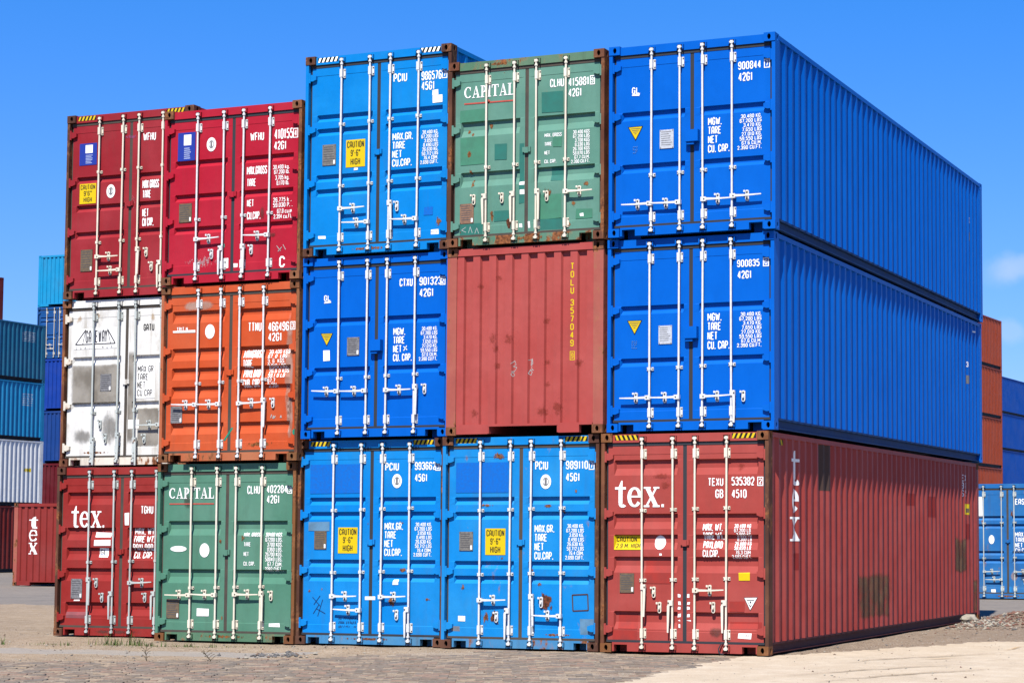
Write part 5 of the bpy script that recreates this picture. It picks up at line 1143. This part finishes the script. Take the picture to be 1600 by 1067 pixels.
# brick paving laid in rows, worn and partly buried in sand
bw = lambda q: lerp(q, (.275, .222, .172), .42)
BR = [flat('brick_grey', bw((.24, .20, .16)), .9, .45, 0, 14), flat('brick_pink', bw((.36, .225, .165)), .9, .4, 0, 14), flat('brick_brown', bw((.25, .185, .14)), .9, .45, 0, 14), flat('brick_buff', bw((.46, .35, .24)), .9, .35, 0, 14), flat('brick_slate', bw((.19, .17, .155)), .9, .4, 0, 14)]
def brick_pts():
    a, b, h, c = .098, .048, .06, .005
    return ([(sx * (a - c), sy * (b - c), 0) for sx, sy in ((-1, -1), (1, -1), (1, 1), (-1, 1))] + [(sx * a, sy * b, -c) for sx, sy in ((-1, -1), (1, -1), (1, 1), (-1, 1))] + [(sx * a, sy * b, -h) for sx, sy in ((-1, -1), (1, -1), (1, 1), (-1, 1))],
            [(0, 1, 2, 3)] + [(4 + i, 4 + (i + 1) % 4, (i + 1) % 4, i) for i in range(4)] + [(8 + i, 8 + (i + 1) % 4, 4 + (i + 1) % 4, 4 + i) for i in range(4)])
BV, BF = brick_pts()
bmesh_ = []
for i in range(5):
    me = bpy.data.meshes.new('brick'); me.from_pydata(BV, [], BF); me.materials.append(BR[i]); bmesh_.append(me)
ang = R(27); ca, sa = math.cos(ang), math.sin(ang)
inv = M3.transposed()
bricks = []
for r in range(-110, 40):
    for c in range(-60, 50):
        u = c * .203 + (.1015 if r % 2 else 0); v = r * .1025
        x, y = u * ca - v * sa, u * sa + v * ca
        if not (-9.2 < x < 2.7 and -8.6 < y < -.05) or zone(x, y) != 4: continue
        q = inv @ (Vector((x, y, 0)) - CAM)
        px = 1114.6 + 3054.94 * q.x / q.y; py = 632.4 - 3054.94 * q.z / q.y
        if px < -120 or px > 1300 or py > 1110: continue
        wear = n2(x, y, .55, 21.)
        near = max(0, 1 - abs(y + (1.2 if x > -2.2 else 2.2 - .9 * (x + 3.5))) / 1.1) if x < 1 else 0
        if random.random() < .06 + .8 * max(0, wear - .0) + .35 * near: continue
        bricks.append((q.y if (0 < px < 1600 and py < 1067) else q.y + 50, x, y))
bricks.sort()
bv, bf, bmi = [], [], []
for i, (d, x, y) in enumerate(bricks):
    k = random.choices(range(5), (6, 3, 5, 2, 3))[0]
    z = gz(x, y) + .005 + random.uniform(-.007, .007); rot = (random.gauss(0, .035), random.gauss(0, .025), ang + random.gauss(0, .03))
    if i < 300:
        o = bpy.data.objects.new('brick', bmesh_[k]); COL.objects.link(o); o.parent = GO[4]; o.location = (x, y, z); o.rotation_euler = rot
    else:
        M = Matrix.Translation((x, y, z)) @ Matrix.Rotation(rot[2], 4, 'Z') @ Matrix.Rotation(rot[1], 4, 'Y') @ Matrix.Rotation(rot[0], 4, 'X')
        b = len(bv); bv += [tuple(M @ Vector(p)) for p in BV]; bf += [tuple(b + j for j in f) for f in BF]; bmi += [k] * len(BF)
me = bpy.data.meshes.new('bricks'); me.from_pydata(bv, [], bf); [me.materials.append(m) for m in BR]; me.polygons.foreach_set('material_index', bmi); me.update()
o = bpy.data.objects.new('bricks', me); COL.objects.link(o); o.parent = GO[4]; o['kind'] = 'stuff'

# ------------------------------------------------------------------ stones, rubble, weeds
STM = [flat('stone_pale', (.42, .38, .31), .95, .3, 0, 20), flat('stone_brown', (.20, .14, .105), .95, .3, 0, 20), flat('stone_grey', (.16, .155, .15), .95, .3, 0, 20), flat('stone_red', (.24, .12, .09), .95, .3, 0, 20)]
OCT = [(1, 0, 0), (-1, 0, 0), (0, 1, 0), (0, -1, 0), (0, 0, 1), (0, 0, -1)]; OF = [(0, 2, 4), (2, 1, 4), (1, 3, 4), (3, 0, 4), (2, 0, 5), (1, 2, 5), (3, 1, 5), (0, 3, 5)]
def stones(name, gen, n, parent_kind='stuff'):
    vs, fs, ms = [], [], []
    for _ in range(n):
        g = gen()
        if g is None: continue
        x, y, r, k = g; b = len(vs); z = gz(x, y) + r * .25; a = random.uniform(0, 6.3); c, s = math.cos(a), math.sin(a)
        e = (random.uniform(.7, 1.4), random.uniform(.6, 1.1), random.uniform(.45, .8))
        for p in OCT:
            p = [p[i] * e[i] * r * random.uniform(.75, 1.15) + random.uniform(-.18, .18) * r for i in range(3)]
            vs.append((x + p[0] * c - p[1] * s, y + p[0] * s + p[1] * c, z + p[2]))
        fs += [tuple(b + i for i in f) for f in OF]; ms += [k] * 8
    me = bpy.data.meshes.new(name); me.from_pydata(vs, [], fs); [me.materials.append(m) for m in STM]; me.polygons.foreach_set('material_index', ms); me.update()
    o = bpy.data.objects.new(name, me); COL.objects.link(o); o['kind'] = parent_kind; return o
def scat():
    x, y = random.uniform(-12, 8), random.uniform(-8, 12)
    k = zone(x, y)
    if (-9.9 < x < 2.44 and 0 < y < 12.3): return None
    p = {0: .9, 2: .25, 3: .18, 4: .25, 5: 1, 1: .2}[k]
    if random.random() > p: return None
    return x, y, random.choice((.005, .006, .007, .008, .010, .013, .02)), random.choices(range(4), (5, 3, 3, 1))[0]
stones('pebbles', scat, 9000)
def rub():
    a = random.random()
    if a < .45: x, y = random.gauss(3.1, .5), random.gauss(12.9, .7); k = random.choices(range(4), (1, 3, 1, 4))[0]
    elif a < .75: x, y = random.gauss(2.8, .25), random.gauss(10.6, .7); k = random.choices(range(4), (4, 2, 2, 1))[0]
    else: x, y = random.uniform(2.6, 7), random.uniform(8.5, 13.6); k = random.choices(range(4), (3, 3, 2, 2))[0]
    if x < 2.56 and y < 12.5: return None
    return x, y, random.choice((.012, .014, .018, .022, .028, .036, .05)), k
stones('rubble', rub, 2200)
def dark():
    x, y = random.gauss(-3.75, .22), random.gauss(-2.15, .22); return x, y, random.uniform(.012, .045), random.choices(range(4), (1, 1, 6, 0))[0]
stones('broken_asphalt', dark, 70)
# one pale boulder at the rear corner of the brick red container
bm = bmesh.new(); bmesh.ops.create_icosphere(bm, subdivisions=2, radius=1)
for v in bm.verts: v.co *= 1 + .28 * noise.noise(v.co * 1.3 + Vector((4, 2, 1)))
for v in bm.verts: v.co = Vector((v.co.x * .17, v.co.y * .15, v.co.z * .10))
me = bpy.data.meshes.new('boulder'); bm.to_mesh(me); bm.free(); me.materials.append(STM[0])
o = bpy.data.objects.new('boulder', me); COL.objects.link(o); o.location = (2.66, 10.45, gz(2.66, 10.45) + .05)
o['label'] = 'pale rounded stone lying against the rear foot of the brick red container'; o['category'] = 'stone'

GR = [flat('grass_green', (.085, .16, .03), .8, .3), flat('grass_dry', (.24, .22, .09), .8, .3), flat('stalk_brown', (.10, .075, .04), .9, .3)]
def blades(name, spots, kind='stuff'):
    vs, fs, ms = [], [], []
    for (x, y, h, n, k, spread) in spots:
        for _ in range(n):
            a = random.uniform(0, 6.3); l = h * random.uniform(.5, 1.1); d = random.uniform(.15, .7) * l; w = .0045 + .004 * random.random()
            bx, by = x + random.gauss(0, spread), y + random.gauss(0, spread); z = gz(bx, by) - .005
            dx, dy = math.cos(a), math.sin(a); b = len(vs)
            for t in (0, .5, 1):
                ww = w * (1 - t * .85); cx, cy, cz = bx + dx * d * t * t, by + dy * d * t * t, z + l * t
                vs += [(cx - dy * ww, cy + dx * ww, cz), (cx + dy * ww, cy - dx * ww, cz)]
            fs += [(b, b + 1, b + 3, b + 2), (b + 2, b + 3, b + 5, b + 4)]; ms += [k if random.random() < .75 else 1 - k if k < 2 else 2] * 2
    me = bpy.data.meshes.new(name); me.from_pydata(vs, [], fs); [me.materials.append(m) for m in GR]; me.polygons.foreach_set('material_index', ms); me.update()
    o = bpy.data.objects.new(name, me); COL.objects.link(o); o['kind'] = kind; return o
sp = []
for (x, y, h, n) in [(-7.72, -.95, .13, 8), (-7.46, -.96, .24, 12), (-7.30, -1.0, .12, 22), (-7.18, -1.02, .10, 26), (-7.05, -.95, .20, 10), (-6.85, -.98, .13, 24), (-6.65, -.95, .08, 16), (-6.45, -.9, .10, 14), (-6.1, -.85, .07, 14), (-5.75, -.75, .08, 12), (-8.9, -1.5, .13, 16), (-8.95, -1.55, .1, 10), (-7.6, -1.7, .08, 8)]:
    sp.append((x, y, h, n, 0, .045))
for _ in range(40):
    x = random.uniform(-9, -5.2); sp.append((x, -1.0 + .14 * (x + 7) + random.gauss(0, .12), .04, 5, random.choice((0, 1)), .05))
blades('grass', sp)
def weed(x, y, h, label):
    b = MB(); p = Vector((0, 0, 0)); 
    for i in range(5):
        q = p + Vector((random.uniform(-.03, .02), random.uniform(-.02, .02), h / 5)); b.tube(p, q, .006 - i * .0008, 5); 
        if i > 0:
            for s in (-1, 1):
                e = p + Vector((s * random.uniform(.03, .07), random.uniform(-.03, .03), random.uniform(.02, .06))); b.tube(p, e, .003, 4)
                b.add([e, e + Vector((s * .02, .008, .012)), e + Vector((s * .03, 0, .002)), e + Vector((s * .015, -.008, -.002))], [(0, 1, 2, 3)])
        p = q
    o = put('dry_weed', b.mesh('dry_weed'), GR[2], None, (x, y, gz(x, y) - .01)); o['label'] = label; o['category'] = 'weed'
weed(-4.62, -3.75, .24, 'taller dry brown weed standing in front of the path, left of the brick paving')
weed(-3.95, -3.35, .13, 'shorter dry weed sprouting at the edge of the brick paving')
# faint tyre tracks and a rusty run-off mark on the pale apron
stain_mat('stain_track', (.36, .28, .19), (.44, .34, .23), .30, .95, .55, (1, 1, 1), 5, .0, 1.6, 3)
stain_mat('stain_ochre', (.62, .38, .15), (.58, .40, .20), .35, .95, .55, (1, 1, 1), 6, .0, 1.8, 3)
for pts, w, mt in (([(3.0, -2.4), (4.32, .45), (5.9, 3.2)], .22, 'stain_track'), ([(4.1, -5.2), (4.94, -2.71), (6.6, -.3)], .30, 'stain_track'), ([(3.3, -4.6), (4.4, -1.9), (6.1, 1.0)], .24, 'stain_track'), ([(4.3, -.1), (5.0, .95)], .16, 'stain_ochre'), ([(5.05, 1.9), (5.10, 4.3)], .14, 'stain_ochre')):
    P = []
    for (a, b) in zip(pts, pts[1:]):
        for i in range(12): P.append((a[0] + (b[0] - a[0]) * i / 12, a[1] + (b[1] - a[1]) * i / 12))
    P.append(pts[-1]); n = len(P); vs, fs, uvs = [], [], []
    for i, p in enumerate(P):
        q = Vector((P[min(i + 1, n - 1)][0] - P[max(i - 1, 0)][0], P[min(i + 1, n - 1)][1] - P[max(i - 1, 0)][1])).normalized(); o_ = .06 * n2(p[0], p[1], 1.2, 31.)
        for s in (-1, 1):
            x, y = p[0] - q.y * (s * w / 2 + o_), p[1] + q.x * (s * w / 2 + o_); vs.append((x, y, gz(x, y) + .012)); uvs.append((i / (n - 1), (s + 1) / 2))
    fs = [(2 * i, 2 * i + 1, 2 * i + 3, 2 * i + 2) for i in range(n - 1)]
    nm = 'tyre_track' if mt == 'stain_track' else 'rust_mark'
    me = bpy.data.meshes.new(nm); me.from_pydata(vs, [], fs); ul = me.uv_layers.new(name='UVMap')
    for l in me.loops: ul.data[l.index].uv = uvs[l.vertex_index]
    me.materials.append(MATS[mt]); o = bpy.data.objects.new(nm, me); COL.objects.link(o); o.parent = GO[3]
